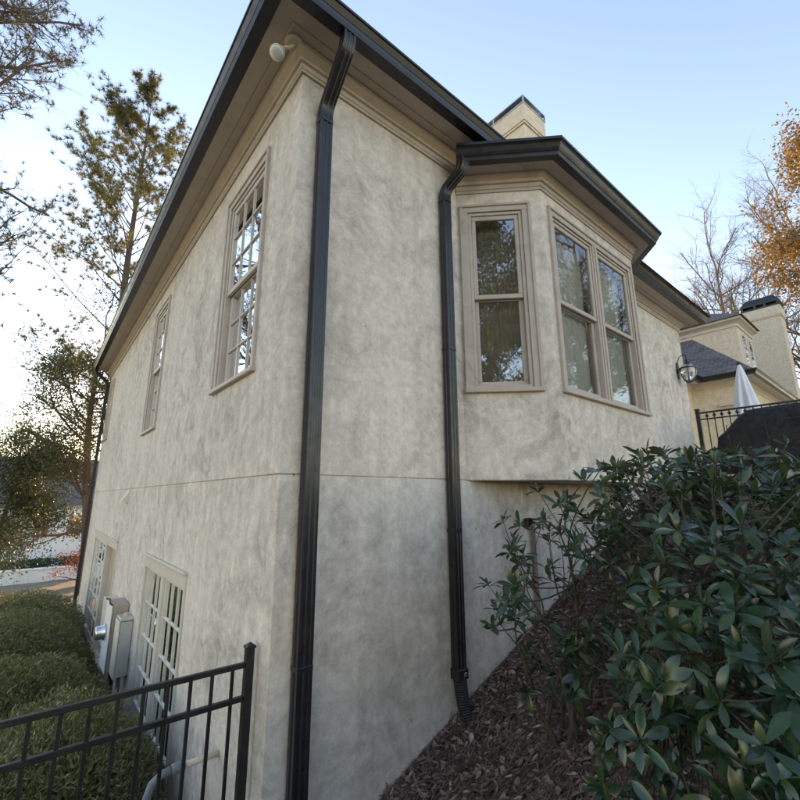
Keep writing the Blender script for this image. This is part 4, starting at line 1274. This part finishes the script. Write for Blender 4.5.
# lower-left evergreen in front of the neighbour's house
broad('leafy_tree', 'small-leaved tree beside the far downspout, in front of the white house', (.35, 16.2), 10.5, 7, LEAFY, .20, .22, 30, 'bark', dict(kind='leaf', m=34, rad=.22, size=.085, mat='olive_leaf', keep=.75), lean=(-.5, 0), limb_len=3.0, el_rng=(-15, 40))
broad('leafy_tree', 'low bushy tree at the left edge in front of the white house', (-2.0, 19.0), 6.4, 9, LEAFY, .12, .20, 24, 'bark', dict(kind='leaf', m=36, rad=.22, size=.085, mat='olive_leaf', keep=.8), limb_len=2.4, el_rng=(-15, 45))
# top-left: tree standing out of frame, its bare and brown-tufted branches reach in
broad('branching_tree', 'tree with bare twigs and brown needle clumps reaching in at the top left', (-4.5, 11.6), 21, 13, BARE, .28, .36, 24, 'bark', dict(kind='tuft', m=12, size=.17, w=.010, mat='brown_needle', keep=.22), limb_len=4.4, el_rng=(5, 50))
# right: autumn tree and bare trees behind the rear wing
broad('autumn_tree', 'autumn tree with orange leaves at the right edge', (33.0, -4.7), 24, 17, LEAFY, .32, .42, 28, 'bark_pale', dict(kind='leaf', m=58, rad=.42, size=.19, mat='orange_leaf', keep=1), limb_len=7.0, el_rng=(10, 50))
FINE = dict(BARE, taper=.62, rr=.62, kids=[1.6, 1.6, 1.5, 0])
broad('bare_tree', 'leafless tree with fine pale twigs behind the rear chimney', (41.0, 5.6), 26, 23, FINE, .34, .14, 36, 'bark_pale', None, limb_len=10.5, el_rng=(25, 65))
broad('bare_tree', 'leafless tree behind the rear chimney, at the right edge', (44.0, .6), 27, 29, FINE, .34, .16, 30, 'bark_pale', None, limb_len=10.5, el_rng=(20, 60))
# trees seen only as reflections in the panes
G = 'trees mirrored in the window panes'
DENSE = dict(kind='leaf', m=26, rad=.26, size=.15, mat='olive_leaf', keep=.6)
THICK = dict(kind='leaf', m=46, rad=.30, size=.17, mat='olive_leaf', keep=.68)
broad('leafy_tree', 'tall leafy tree behind the viewer, mirrored in the narrow bay window', (-7.6, -10.6), 17, 31, LEAFY, .26, .12, 36, 'bark', THICK, limb_len=4.4, group=G, el_rng=(0, 50))
broad('leafy_tree', 'second leafy tree behind the viewer, mirrored in the narrow bay window', (-9.5, -15.0), 16, 32, LEAFY, .24, .12, 30, 'bark', DENSE, limb_len=4.2, group=G, el_rng=(0, 50))
broad('bare_tree', 'bare tree behind the viewer, mirrored in the narrow bay window', (-4.5, -14.5), 17, 33, BARE, .26, .25, 18, 'bark', None, limb_len=5.5, group=G)
broad('bare_tree', 'bare tree out of frame right, mirrored in the wide bay window', (17.0, -7.4), 15, 35, FINE, .26, .2, 20, 'bark', None, limb_len=4.2, group=G)
broad('leafy_tree', 'leafy tree out of frame right, mirrored low in the wide bay window', (21.5, -9.0), 12, 37, LEAFY, .22, .2, 26, 'bark', DENSE, limb_len=4.2, group=G)

# ------------------------------------------------------------------ the neighbour's place, down the hill
nx0, nx1, ny0, ny1, nz = -16.0, 6.5, 40.0, 50.0, -6.6
nh = thing('neighbour_house', 'white house with dark grey roof down the hill at the left', 'house', ((nx0+nx1)/2, ny0, nz))
MB().box((nx0, ny0, nz-1), (nx1, ny1, -.6)).build('wall', 'white_paint', nh)
mb = MB()
for f in ([(nx0-.5, ny0-.5, -.7), (nx1+.5, ny0-.5, -.7), (nx1+.5, (ny0+ny1)/2, 3.2), (nx0-.5, (ny0+ny1)/2, 3.2)], [(nx1+.5, ny1+.5, -.7), (nx0-.5, ny1+.5, -.7), (nx0-.5, (ny0+ny1)/2, 3.2), (nx1+.5, (ny0+ny1)/2, 3.2)],
          [(nx1+.5, ny0-.5, -.7), (nx1+.5, ny1+.5, -.7), (nx1+.5, (ny0+ny1)/2, 3.2)], [(nx0-.5, ny1+.5, -.7), (nx0-.5, ny0-.5, -.7), (nx0-.5, (ny0+ny1)/2, 3.2)]): mb.poly(f)
mb.build('roof', 'far_roof', nh, fix=False)
TN = frame((0, ny0, 0), (1, 0, 0), (0, -1, 0))
for u in (-4.6, -2.6, -.6, 1.4, 3.4):
    for w in (-6.1, -3.0):
        o = MB(TN).cbox((u-.55, -.01, w-.1), (u+.55, .06, w+1.7), .02).build('window', 'white_paint', nh)
        MB(TN).quad((u-.43, .065, w), (u+.43, .065, w), (u+.43, .065, w+1.6), (u-.43, .065, w+1.6)).build('pane', 'glass', o, fix=False)
        mb = MB(TN); mb.box((u-.02, .066, w), (u+.02, .09, w+1.6)); mb.box((u-.43, .066, w+.78), (u-.021, .088, w+.82)); mb.box((u+.021, .066, w+.78), (u+.43, .088, w+.82)); mb.build('muntin', 'white_paint', o)
def hedge(name, label, x0, x1, y0, y1, z0, z1, n, mat, size, seed, cat='hedge'):
    rng = np.random.default_rng(seed)
    t = thing(name, label, cat, ((x0+x1)/2, (y0+y1)/2, z0))
    u = rng.uniform(-1, 1, (n, 3)); ax = rng.integers(0, 3, n); sg = np.where(rng.random(n) < .5, -1, 1)
    m_ = rng.random(n) < .75
    for k in range(3): u[(ax == k) & m_, k] = sg[(ax == k) & m_]
    c = np.array([(x0+x1)/2, (y0+y1)/2, (z0+z1)/2]); hf = np.array([(x1-x0)/2, (y1-y0)/2, (z1-z0)/2])
    P = c + u*hf + rng.normal(0, size*.8, (n, 3))
    leaf_cloud(rng, P, 1, .001, size, 'foliage', mat, t)
    S = [(x0+(x1-x0)*k/8, (y0+y1)/2, z0-.2, x0+(x1-x0)*k/8, (y0+y1)/2, z1-.15, .05, .02) for k in range(1, 8)]
    segs_mesh('stems', S, 5, 'stem', t)['kind'] = 'stuff'
    return t
hz = float(ground_z(-4, 34))
hedge('hedge', 'low clipped green hedge in front of the white house', -14, 4.5, 33.4, 34.6, hz, hz+1.15, 30000, 'hedge_leaf', .16, 71)
wl = thing('garden_wall', 'low white garden wall below the clipped hedge', 'wall', (-5, 29.5, float(ground_z(-5, 29.5))))
gzw = float(ground_z(-3, 29.5))
MB().cbox((-14, 29.4, gzw-.8), (4.2, 29.65, gzw+.62), .02).build('wall', 'white_paint', wl)
MB().cbox((-14.05, 29.35, gzw+.62), (4.25, 29.70, gzw+.72), .02).build('coping', 'white_paint', wl)
rng = np.random.default_rng(81)
rz_ = float(ground_z(.7, 20.5))
rs = thing('red_shrub', 'rust red shrub behind the trunk by the far downspout', 'shrub', (1.1, 22.0, rz_))
cs = [np.array([1.1, 22.0, rz_+.9]) + rng.normal(0, 1, 3)*np.array([.55, .5, .38]) for _ in range(60)]
leaf_cloud(rng, cs, 60, .18, .09, 'foliage', 'red_leaf', rs)
segs_mesh('stems', [(1.1, 22.0, rz_-.1, *c, .03, .008) for c in cs[:24]], 5, 'stem', rs)['kind'] = 'stuff'
